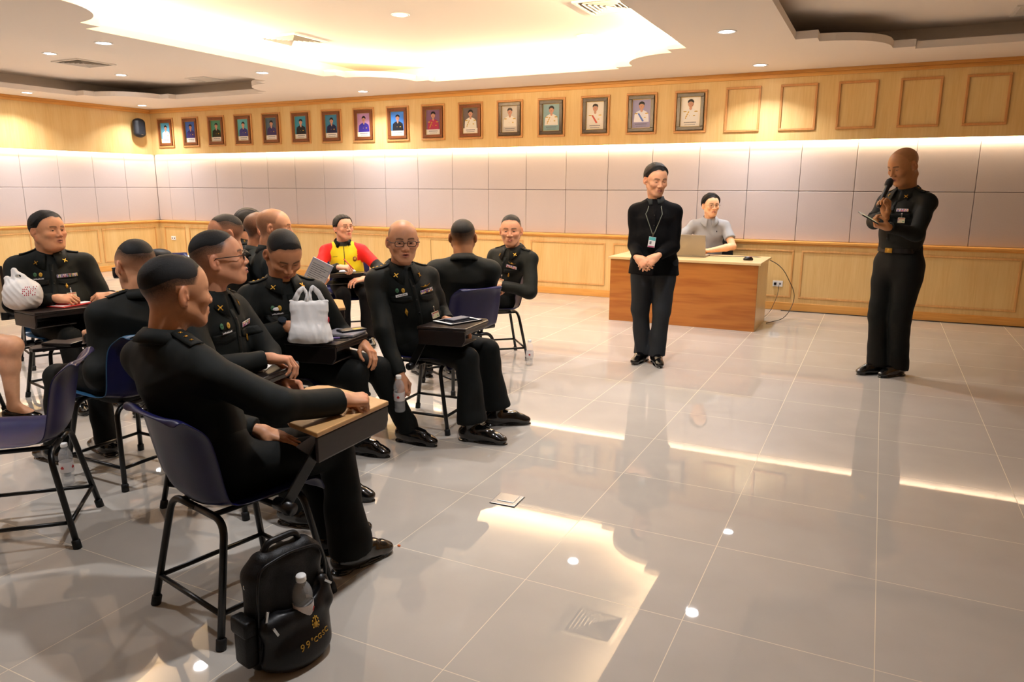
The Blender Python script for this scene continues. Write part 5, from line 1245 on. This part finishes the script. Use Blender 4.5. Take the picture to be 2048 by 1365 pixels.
# sheet in a clear sleeve held by the man in grey
e_ = empty('plastic_sleeve', (-3.27, 3.70, .845), math.radians(-52), 'clear plastic sleeve with a printed page held up behind the downward-looking man', 'folder'); e_.rotation_euler = (math.radians(12), math.radians(28), math.radians(38))
MB().bbox(-.070, .070, -.004, .004, -.02, .17, .002).build('sleeve', M_PLF, e_); MB().box(-.06, .06, -.0052, -.0042, 0, .155).build('page', M_PAPER, e_)
ln_ = MB()
for i in range(9): ln_.box(-.055, .03+.02*((i*5) % 3)-.01, -.0060, -.0054, .135-i*.014, .138-i*.014)
ln_.build('print', M_GREYN, e_)
# pen held by the woman
e_ = empty('pen', (-4.33, 5.40, .765), 0, 'red pen in the writing hand of the woman in yellow', 'pen'); MB().tube([(-.04, -.02, .05), (.035, .02, -.045)], .005, 8).build('barrel', M_REDP, e_, True)
# bottles
bottle((-2.526, 5.464, 0), 'water bottle standing alone on the open floor by the far navy chair')
bottle((-3.515, 2.125, 0), 'water bottle on the floor beneath the light blue chair')
bottle((-2.345, 3.325, .215), 'pale drink bottle held low beside the bald man\'s chair', tilt=(.1, .05, 0))
# ---- microphone and phone of the standing speaker
def along(a, b_):
    a = Vector(a); b_ = Vector(b_); d = (b_-a).normalized(); return Matrix.Translation(a) @ d.to_track_quat('Z', 'Y').to_matrix().to_4x4()
e_ = empty('microphone', (-.018, 6.03, 1.333), 0, 'black handheld microphone at the standing speaker\'s mouth', 'microphone')
M_ = along((0, 0, 0), (.062, .085, .205))
MB().lathe([(.0001, 0), (.013, 0), (.0145, .02), (.0165, .10), (.019, .155), (.021, .165)], 18, M=M_).build('handle', M_BLKP, e_, True)
MB().lathe([(.021, .165), (.0265, .175), (.0275, .195), (.024, .215), (.012, .228), (.0001, .230)], 18, M=M_).build('grille', mat('mic_grille', '#1A1A1C', .45, metal=.6, bump=.8, bscale=900), e_, True)
e_ = empty('phone', (-.075, 5.868, 1.262), 0, 'mobile phone with a lit screen in the standing speaker\'s hand', 'phone'); e_.rotation_euler = (math.radians(20), math.radians(26), math.radians(35))
MB().bbox(-.074, .074, -.037, .037, -.004, .004, .002).build('case', M_BLKP, e_); MB().box(-.069, .069, -.033, .033, .0041, .0048).build('screen', mat('phone_screen', '#7C7A52', .1, emis=(.5, .48, .3), estr=.35), e_)
# ---- lanyard and card of the man in the jacket
pj = [q for q in people if 'lanyard' in q.k['label']][0]
pts = []
for sg in (1, -1):
    l_ = []
    for t in np.linspace(0, 1, 9):
        if t < .25: a = t/.25; u = sg*(.050+.012*a); 
        else: u = sg*(.062*(1-(t-.25)/.75)+.004)-.004
        p_, n_ = pj.hit(u, -.035-.22*t)
        if p_ is not None: l_.append(Vector(p_+n_*.007-pj.base))
    nb = Vector(pj.N+pj.lc*sg*.060-pj.fc*.02+UP*.010-pj.base); pts.append([nb]+l_)
ly = MB()
for l_ in pts: ly.tube(l_, .0035, 6)
lo_ = ly.build('lanyard', mat('grey_lanyard', '#5D6258', .6), pj.root, True)
q = pts[0][-1]; p_, n_ = pj.hit(-.012, -.31)
Mc = Matrix.Translation(Vector(p_+n_*.012-pj.base)) @ Matrix(((pj.lc[0], 0, n_[0], 0), (pj.lc[1], 0, n_[1], 0), (0, 1, 0, 0), (0, 0, 0, 1))) @ Matrix.Rotation(-.12, 4, 'Z')
ic = MB().bbox(-.028, .028, -.045, .040, 0, .002, .0008, M=Mc).build('id_card', M_WHITE, lo_)
MB().box(-.026, .026, .012, .038, .0021, .0026, M=Mc).box(-.026, .026, -.043, -.034, .0021, .0026, mi=1, M=Mc).box(-.018, -.002, -.020, .004, .0021, .0026, mi=2, M=Mc).box(-.005, .005, .040, .075, .0, .003, mi=3, M=Mc).build('card_print', [mat('card_teal', '#58B0B4', .4), mat('card_pink', '#B04070', .4), M_GREYN, M_STEEL], pj.root)
# polo badge, jacket badge
pp = [q for q in people if 'polo' in q.k['label']][0]; M_ = pp.frame(.085, -.13, off=.004)
if M_: MB().ball((0, 0, 0), (.006, .010, .002), 8, M=M_).build('chest_emblem', M_BLKP, pp.root, True)
pw = [q for q in people if 'yellow' in q.k['label']][0]; M_ = pw.frame(.085, -.14, off=.004)
if M_: MB().ball((0, 0, 0), (.022, .024, .002), 14, M=M_).ball((0, 0, .002), (.012, .014, .002), 10, mi=1, M=M_).build('chest_emblem', [mat('crest_brown', '#7A3A20', .6), M_GOLDC], pw.root, True)
M_ = pw.frame(-.085, -.115, off=.004)
if M_:
    t_ = MB()
    for i in range(7): t_.box(-.030+i*.0088, -.030+i*.0088+.0055, -.003, .003, 0, .001, M=M_)
    t_.build('lettering', M_BLKP, pw.root)

# ---- black shoulder bag in front
bag = empty('black_bag', (-1.560, 1.572, 0), math.radians(-12), 'black leather backpack with gold 99 CGSC lettering beside the nearest chair', 'bag'); M_LEA = mat('black_embossed_leather', '#070708', .5, spec=.35, bump=.5, bscale=190)
M_LEAS = mat('black_smooth_leather', '#08080A', .40, spec=.4, bump=.3, bscale=60)
# bag frame: +x is the front, y is width, z up
v = Vol((-.11, -.20, -.005), (.13, .20, .45), .004)
for z0, z1, hw in ((.05, .32, .108), (.32, .352, .104)):
    for sy in (1, -1): v.cone((-.012, sy*hw, z0), (-.012, sy*(hw if z1 < .33 else hw*.8), z1), .045, .038, k=.02)
v.ecyl((-.010, 0, .05), (-.012, 0, .34), (.060, .150), (.046, .120), (0, 1, 0), k=.02)
v.plane((0, 0, .002), (0, 0, -1)); v.wrinkle(.0012, 60, 3); V, F = v.mesh(); V = relax(V, F, 2, .4); fast_mesh('main_compartment', V, F, M_LEA, bag)
v = Vol((-.02, -.18, -.005), (.14, .18, .30), .004)
v.ecyl((.045, 0, .045), (.050, 0, .160), (.050, .140), (.038, .128), (0, 1, 0), k=.02); v.ell((.075, 0, .06), (.035, .11, .06), k=.03); v.cone((.04, .125, .17), (.03, .120, .235), .030, .022, k=.02); v.cone((.045, -.06, .175), (.04, -.11, .165), .03, .03, k=.03)
v.cone((.04, .06, .18), (.035, .11, .215), .028, .024, k=.03)
v.ell((.045, 0, .235), (.032, .100, .045), k=.008, mode='sub')
v.plane((0, 0, .002), (0, 0, -1)); v.wrinkle(.0015, 50, 5); V, F = v.mesh(); V = relax(V, F, 2, .4); fp = fast_mesh('front_pocket', V, F, M_LEAS, bag)
bvf = BVHTree.FromPolygons([tuple(map(float, p_)) for p_ in V], [tuple(map(int, q)) for q in F])
MB().bbox(-.045, .030, -.182, -.135, .045, .175, .012).bbox(-.050, .035, -.188, -.140, .150, .205, .010).build('side_pocket', M_LEA, bag, True)
MB().tube(fillet([(-.01, -.075, .375), (-.01, -.055, .412), (-.01, .055, .412), (-.01, .075, .372)], .035, 8), .0105, 10).build('carry_handle', M_LEAS, bag, True)
MB().tube(fillet([(.036, -.138, .10), (.038, -.136, .30), (.034, -.118, .362), (.030, 0, .376), (.034, .118, .362), (.038, .136, .30), (.036, .138, .20)], .05, 6), .0045, 8).build('piping', M_LEAS, bag, True)
for (y_, z_, a) in ((-.118, .225, -.25), (.118, .24, .9), (-.112, .175, .5)):
    MB().bbox(-.004, .004, -.0045, .0045, -.030, .006, .0015, M=Matrix.Translation((.058 if z_ > .2 else .078, y_, z_)) @ Matrix.Rotation(a, 4, 'X')).build('zip_puller', M_STEEL, bag)
MB().tube([(-.01+.0, -.140+.012*math.cos(t), .30+.012*math.sin(t)) for t in np.linspace(0, 2*PI, 14, endpoint=False)], .002, 6, closed=True).build('ring', M_STEEL, bag, True)
MB().bbox(-.03, .02, .150, .160, .06, .22, .004).build('side_strap', M_LEAS, bag)
def bag_decal(y_, z_):
    r_ = bvf.ray_cast(Vector((.4, y_, z_)), Vector((-1, 0, 0))); p_, n_ = r_[0], r_[1]; n_ = (n_ if n_.x > 0 else -n_); n_ = (n_*.5+Vector((1, 0, 0))*.5).normalized()
    x_ = Vector((0, 0, 1)).cross(n_).normalized(); y2 = n_.cross(x_); return Matrix.Translation(p_+n_*.0022) @ Matrix((x_.to_4d(), y2.to_4d(), n_.to_4d(), (0, 0, 0, 1))).transposed() if False else Matrix.Translation(p_+n_*.0022) @ Matrix(((x_.x, y2.x, n_.x, 0), (x_.y, y2.y, n_.y, 0), (x_.z, y2.z, n_.z, 0), (0, 0, 0, 1)))
y0 = .002
for ch_, sz, dy in (('9', .034, 0), ('9', .034, .022), ('\u00b0', .034, .040), ('C', .024, .056), ('G', .024, .074), ('S', .024, .092), ('C', .024, .109)):
    M_ = bag_decal(-.030+dy, (.084 if sz > .03 else .082)+dy*.12)
    t_ = text_mesh('lettering', ch_, sz, M_GOLDC, fp, M_); 
    if ch_ == '\u00b0': t_.scale = (.9, .9, 1)
em = MB(); M_ = bag_decal(.042, .132)
for i in range(12):
    a = i*PI/6; em.ball((.013*math.sin(a), .022*math.cos(a), .0), (.0038, .0050, .0012), 6, M=M_)
em.ball((0, -.004, .0), (.009, .012, .0016), 10, M=M_); em.prism([(-.004, .006), (.004, .006), (0, .022)], -.0002, .0014, M=M_); em.build('emblem', M_GOLDC, fp, True)
wb = bottle((-1.560, 1.572, 0), 'half-full water bottle standing in the black bag\'s front pocket', tilt=(math.radians(6), math.radians(4), 0))
bag.scale = (1, .90, .98)
wb.location = Vector((-1.560, 1.572, 0))+Matrix.Rotation(math.radians(-12), 3, 'Z') @ Vector((.047, .030, .080))

# ---- rucksack on the far chair
rk = empty('rucksack', (-6.60, 5.20, .435), math.radians(-60), 'black rucksack with white piping on the farthest left chair', 'bag'); v = Vol((-.12, -.18, 0), (.14, .18, .50), .008)
v.ecyl((.0, 0, .10), (0, 0, .33), (.08, .15), (.07, .13), (0, 1, 0), k=.02); v.plane((0, 0, .004), (0, 0, -1)); V, F = v.mesh(); fast_mesh('rucksack_body', V, F, M_LEA, rk)
MB().tube([(.06, -.11, .08), (.068, -.115, .30), (.05, -.09, .40)], .004, 6).build('piping', M_WHITE, rk)

# ---- desk
M_TK = wood('teak_front', '#A8692F', '#955723', '#B57838', axis=0, scale=.8, rough=.32, ring=True); M_TOPW = wood('desk_top_laminate', '#D8BB88', '#CBAB76', '#DFC594', axis=0, scale=.8, rough=.3)
dk = empty('desk', (-1.856, 7.85, 0), 0, 'teak-fronted desk with a pale top behind the standing man', 'desk')
soften(MB().box(-.79, .79, 0, .02, 0, .69).build('front_panel', M_TK, dk), .002)
for sx in (-1, 1): soften(MB().box(sx*.79-(.02 if sx > 0 else 0), sx*.79+(.02 if sx < 0 else 0), .021, .76, 0, .689).build('side_panel', M_TOPW, dk), .002)
MB().bbox(-.815, .815, -.02, .80, .69, .716, .003).build('desk_top', M_TOPW, dk)
lt = empty('laptop', (-1.875, 8.33, .716), math.radians(180), 'open silver-grey laptop facing the young man on the desk', 'laptop'); M_LAP = mat('laptop_silver', '#9C9384', .35, metal=.35)
MB().bbox(-.195, .195, -.12, .12, .002, .020, .003).build('base', M_LAP, lt); MB().box(-.16, .16, -.05, .10, .0201, .022).build('keyboard', M_BLKP, lt)
ld = MB().bbox(-.195, .195, -.004, .004, 0, .235, .003).build('lid', M_LAP, lt); ld.location = (0, .118, .018); ld.rotation_euler = (math.radians(-14), 0, 0)
sc2 = MB().box(-.165, .165, -.0052, -.0044, .015, .222).build('screen', mat('laptop_screen', '#8FA0B8', .3, emis=(.5, .6, .75), estr=.8), ld)
ms = empty('computer_mouse', (-1.21, 8.10, .716), math.radians(20), 'small dark red and black mouse at the right end of the desk', 'mouse'); v = Vol((-.07, -.05, -.002), (.07, .05, .06), .004); v.ell((0, 0, .012), (.052, .032, .030), k=.0); v.plane((0, 0, .001), (0, 0, -1)); V, F = v.mesh(); fast_mesh('mouse_body', V, F, M_BLKP, ms)
MB().ball((.012, .0, .030), (.030, .022, .013), 12).build('top_shell', mat('dark_red_plastic', '#5A1418', .2), ms, True)
def cable(name, pts, label, r_=.004, m=M_BLKP, parent=None):
    o = MB().tube(fillet([Vector(q) for q in pts], .25, 8), r_, 6).build(name, m, parent, True); return tag(o, label, 'cable') if not parent else o
cable('power_cable', [(-1.72, 8.38, .722), (-1.45, 8.44, .722), (-1.1, 8.52, .722), (-.93, 8.75, .60), (-.78, 9.0, .25), (-.85, 8.75, .02), (-1.02, 8.42, .006)], 'black cable looping from the laptop off the desk edge to the floor')
cable('power_cable', [(-1.03, 9.46, .305), (-1.02, 9.30, .20), (-1.06, 9.0, .03), (-1.10, 8.75, .006), (-1.2, 8.6, .006)], 'thin cable from the wall socket down behind the desk', .003)
cable('floor_cable', [(-.98, 9.40, .006), (-.2, 9.43, .006), (.6, 9.40, .006), (1.3, 9.45, .006), (2.6, 9.44, .006)], 'black cable lying along the foot of the back wall', .005)
def outlet(x, y, z, rz, label, plug=False):
    e_ = empty('power_outlet', (x, y, z), rz, label, 'socket'); MB().bbox(-.058, .058, -.009, 0, -.036, .036, .003).build('plate', M_WHITE, e_); q = MB()
    for a in (-.028, .028): q.box(a-.012, a+.012, -.0100, -.0091, -.012, .012)
    q.build('sockets', M_GREYN, e_)
    if plug: MB().bbox(-.042, -.012, -.04, -.009, -.015, .015, .004).build('plug', M_BLKP, e_)
outlet(-1.05, YB, .32, 0, 'white double wall socket right of the desk with a plug in it', True); outlet(-11.62, YB, .52, 0, 'white wall socket near the left corner')
# hatch in the wainscot behind the woman
hb_ = MB(); hb_.box(-6.05, -5.55, YB-.004, YB, .68, .684).box(-6.05, -6.046, YB-.004, YB, .3, .684); tag(hb_.build('trim_hatch', M_BRK), kind='structure')
# floor box
fb = empty('floor_box', (-1.472, 2.945, 0), math.radians(3), 'square stainless steel floor socket lid set in the tiles', 'floor socket'); M_BR = mat('brushed_steel', '#B9BEC4', .32, metal=.8)
MB().bbox(-.062, .062, -.062, .062, .0, .005, .002).build('plate', M_BR, fb); MB().bbox(-.040, .045, -.030, .052, .0052, .008, .0015).build('lid', M_BR, fb); MB().box(-.066, .066, -.066, .066, -.001, .001).build('gasket', M_BLKP, fb)
oc = empty('orange_scrap', (-1.668, 2.33, 0), 0, 'tiny orange scrap on the floor tiles', 'scrap'); MB().ball((0, 0, .0035), (.008, .006, .0035), 8).build('scrap', mat('orange', '#E07030', .6), oc, True)
# wall speaker
ws = empty('wall_speaker', (XL, 9.18, 2.46), 0, 'black loudspeaker mounted high on the left wall by the corner', 'speaker'); v = Vol((-.01, -.18, -.20), (.22, .18, .20), .005); v.ecyl((.095, 0, -.09), (.095, 0, .09), (.075, .115), (.075, .115), (0, 1, 0), k=.0)
v.plane((.16, 0, 0), (1, 0, 0)); v.plane((.035, 0, 0), (-1, 0, 0)); V, F = v.mesh(); sp = fast_mesh('cabinet', relax(V, F, 1), F, mat('speaker_black', '#17191E', .5, bump=.4, bscale=600), ws); MB().box(0, .04, -.03, .03, -.05, .05).build('bracket', M_BLKP, ws); MB().box(.158, .163, -.02, .02, -.12, -.112).build('badge', M_STEEL, ws)
# office chair of the young man
oc = empty('office_chair', (-1.74, 9.05, 0), math.radians(281), 'dark office chair behind the young man at the desk', 'chair'); v = Vol((-.36, -.30, .40), (.30, .30, 1.06), .010); v.ecyl((-.27, 0, .62), (-.30, 0, .92), (.03, .22), (.03, .20), (0, 1, 0), k=.01); V, F = v.mesh(); fast_mesh('backrest', V, F, M_LEA, oc)
v = Vol((-.30, -.30, .34), (.30, .30, .52), .010); v.ell((0, 0, .42), (.25, .25, .035), k=0); V, F = v.mesh(); fast_mesh('seat', V, F, M_LEA, oc); MB().tube([(0, 0, .06), (0, 0, .40)], .028, 12).build('column', M_BLKP, oc, True)
for i in range(5):
    a = i*2*PI/5; MB().tube([(0, 0, .09), (.27*math.cos(a), .27*math.sin(a), .055)], .018, 8).ball((.27*math.cos(a), .27*math.sin(a), .028), .028, 10).build('castor_leg', M_BLKP, oc, True)

# ------------------------------------------------------------------ portraits on the fascia
M_FRB = wood('frame_red_brown', '#7A4526', '#623519', '#8A5230', axis=2, scale=1, rough=.3); M_FRD = mat('frame_dark_gold', '#3D2A18', .22, spec=.6, var=.2, vscale=30); M_MLD = wood('picture_moulding', '#C98F55', '#B67C42', '#D09A62', axis=2, scale=1, rough=.4)
M_GOLDL = mat('gilt_line', '#C9A860', .35, metal=.4); M_TXT = mat('caption_ink', '#4A4A58', .7)
PH = {}
def pc(h): 
    if h not in PH: PH[h] = mat('print_'+h.strip('#').lower(), h, .25, spec=.4)
    return PH[h]
POR = [('#5FA6C4', '#E4E0D8', 0), ('#3E66B8', '#2E2A6E', 0), ('#4C8A6E', '#1D2420', 0), ('#58A8B0', '#37357C', 0), ('#4C6070', '#33285E', 0), ('#3E8FA8', '#1F2026', 0), ('#3E7FA0', '#1F2148', 0), ('#B88AB0', '#3A3092', 0),
       ('#4A86DC', '#23272E', 0), ('#7A5A78', '#A83A54', 1), ('#6A5E5A', '#E4DFD2', 1), ('#C9C2B8', '#E8E2D6', 0), ('#7FA0A6', '#E8E4DA', 1), ('#E2DCD2', '#E6E0D8', 2), ('#8C86B4', '#DCDCE8', 3), ('#EEE8E0', '#E8E6E4', 1)]
DESC = ['light blue ground, white uniform, first from the corner', 'bright blue ground, purple-blue uniform, second from the corner', 'green ground, black uniform', 'teal ground, blue uniform', 'grey smoky ground, purple uniform', 'teal-blue ground, black uniform', 'blue ground, glare down its right edge', 'pink-mauve ground, violet uniform',
        'vivid blue ground, black uniform', 'purple ground, crimson uniform', 'brown-grey ground, white uniform with gold cords', 'white-grey ground, dark glossy frame', 'misty teal ground, gold braid', 'white ground, red sash', 'violet ground, blue sash', 'white ground, last portrait before the empty mouldings']
def moulding(xc, label, cat, group, w_=.375, z0=2.145, z1=2.625, deep=.02):
    e_ = empty('picture_frame' if cat == 'portrait' else 'empty_frame', (xc, YB, z0), 0, label, cat, group); h_ = z1-z0; t = .026; m_ = MB(); hw = w_/2
    for q in ((-hw-t*.5, hw+t*.5, -t*.5, t*.5), (-hw-t*.5, hw+t*.5, h_-t*.5, h_+t*.5)): m_.bbox(q[0], q[1], -deep, 0, q[2], q[3], .004)
    for q in ((-hw-t*.5, -hw+t*.5), (hw-t*.5, hw+t*.5)): m_.bbox(q[0], q[1], -deep, 0, t*.5, h_-t*.5, .004)
    m_.build('moulding', M_MLD, e_); return e_
for i in range(21):
    xc = -11.576+.6233*i+(.0 if i else 0)
    if i < 16:
        e_ = moulding(xc, 'portrait, '+DESC[i], 'portrait', 'officer portraits along the back wall'); bg, un, sash = POR[i]; hw = .165; h_ = .48
        fm = M_FRB if i < 11 else M_FRD; fr = MB(); b_ = .042
        for q in ((-hw, hw, .022, .022+b_), (-hw, hw, h_-.022-b_, h_-.022)): fr.bbox(q[0], q[1], -.030, -.001, q[2], q[3], .004)
        for q in ((-hw, -hw+b_), (hw-b_, hw)): fr.bbox(q[0], q[1], -.030, -.001, .022+b_, h_-.022-b_, .004)
        fo = fr.build('frame', fm, e_)
        x1 = hw-b_; z0, z1 = .064, h_-.064; cap = z0+.075; ph = MB()
        ms_ = [pc(bg), pc('#EDE6DC'), pc(un), pc('#C49078'), pc('#1C1614'), pc('#C8A23C'), pc('#B8402E' if sash == 2 else '#2A56B0'), M_TXT]
        low = z0 if i > 10 else cap
        ph.box(-x1, x1, -.004, -.001, low, z1); 
        if i <= 10: ph.box(-x1, x1, -.004, -.001, z0, cap, 1)
        s_ = 1.0 if i < 9 else 1.08; by = cap
        ph.prism([(-x1*.80, by), (-x1*.74, by+.085*s_), (-x1*.55, by+.115*s_), (-.022, by+.135*s_), (.022, by+.135*s_), (x1*.55, by+.115*s_), (x1*.74, by+.085*s_), (x1*.80, by)], .004, .0052, 2, M=Matrix.Rotation(PI/2, 4, 'X'))
        fz = by+.185*s_
        ph.ball((0, -.0055, by+.135*s_), (.017, .002, .025), 12, 3); ph.ball((0, -.0060, fz), (.033*s_, .004, .042*s_), 16, 3); ph.ball((0, -.0058, fz+.018*s_), (.036*s_, .004, .030*s_), 16, 4); ph.ball((0, -.0075, fz-.005), (.030*s_, .004, .031*s_), 16, 3)
        for sx in (-1, 1):
            ph.ball((sx*x1*.55, -.006, by+.098*s_), (.024, .0015, .007), 8, 5 if sash or i in (9, 11, 12) else 2); ph.box(sx*.012-.002 if sx < 0 else .035, sx*.012+.002 if sx < 0 else .058, -.0062, -.0054, by+.050, by+.062, 5)
            ph.ball((sx*.011, -.0112, fz+.004), (.0045, .001, .0018), 6, 4)
        ph.ball((0, -.0112, fz-.014), (.0085, .001, .002), 6, 6 if False else 4)
        if sash == 1:
            for k in range(7): ph.ball((-.022-.006*k, -.0064, by+.100-.012*k+.006*(k % 2)), (.008, .0015, .009), 6, 5)
        if sash in (2, 3): ph.add([(-.050, -.0064, by+.105), (-.030, -.0064, by+.110), (.035, -.0064, by+.012), (.012, -.0064, by+.005)], [(3, 2, 1, 0)], 6)
        if sash == 0 and i not in (0, 11): ph.add([(-.012, -.0066, by+.132), (.012, -.0066, by+.132), (0, -.0066, by+.085)], [(0, 1, 2)], 1); ph.box(-.003, .003, -.0074, -.0068, by+.088, by+.118, 4)
        for k, (l_, zz) in enumerate(((.075, z0+.046), (.065, z0+.022))):
            for j in range(9): ph.box(-l_+j*l_*2/9, -l_+(j+.7)*l_*2/9, -.0052, -.0042, zz, zz+.010*(1 if k == 0 else .6), 7)
        ph.build('portrait_print', ms_, e_, False)
        gl = MB(); gl.box(-x1-.003, x1+.003, -.0305 if i > 10 else -.0302, -.029, z0-.003, z1+.003)
        gw = MB()
        for q in ((-x1, x1, z0, z0+.004), (-x1, x1, z1-.004, z1)): gw.box(q[0], q[1], -.016, -.008, q[2], q[3])
        for q in ((-x1, -x1+.004), (x1-.004, x1)): gw.box(q[0], q[1], -.016, -.008, z0, z1)
        gw.build('gilt_slip', M_GOLDL, fo)
    else:
        nm = ['first', 'second', 'third', 'fourth', 'fifth'][i-16]
        moulding(xc, nm+' empty wooden moulding after the last portrait, bare veneer inside', 'empty frame', 'empty picture mouldings', w_=.38, z0=2.14, z1=2.635)
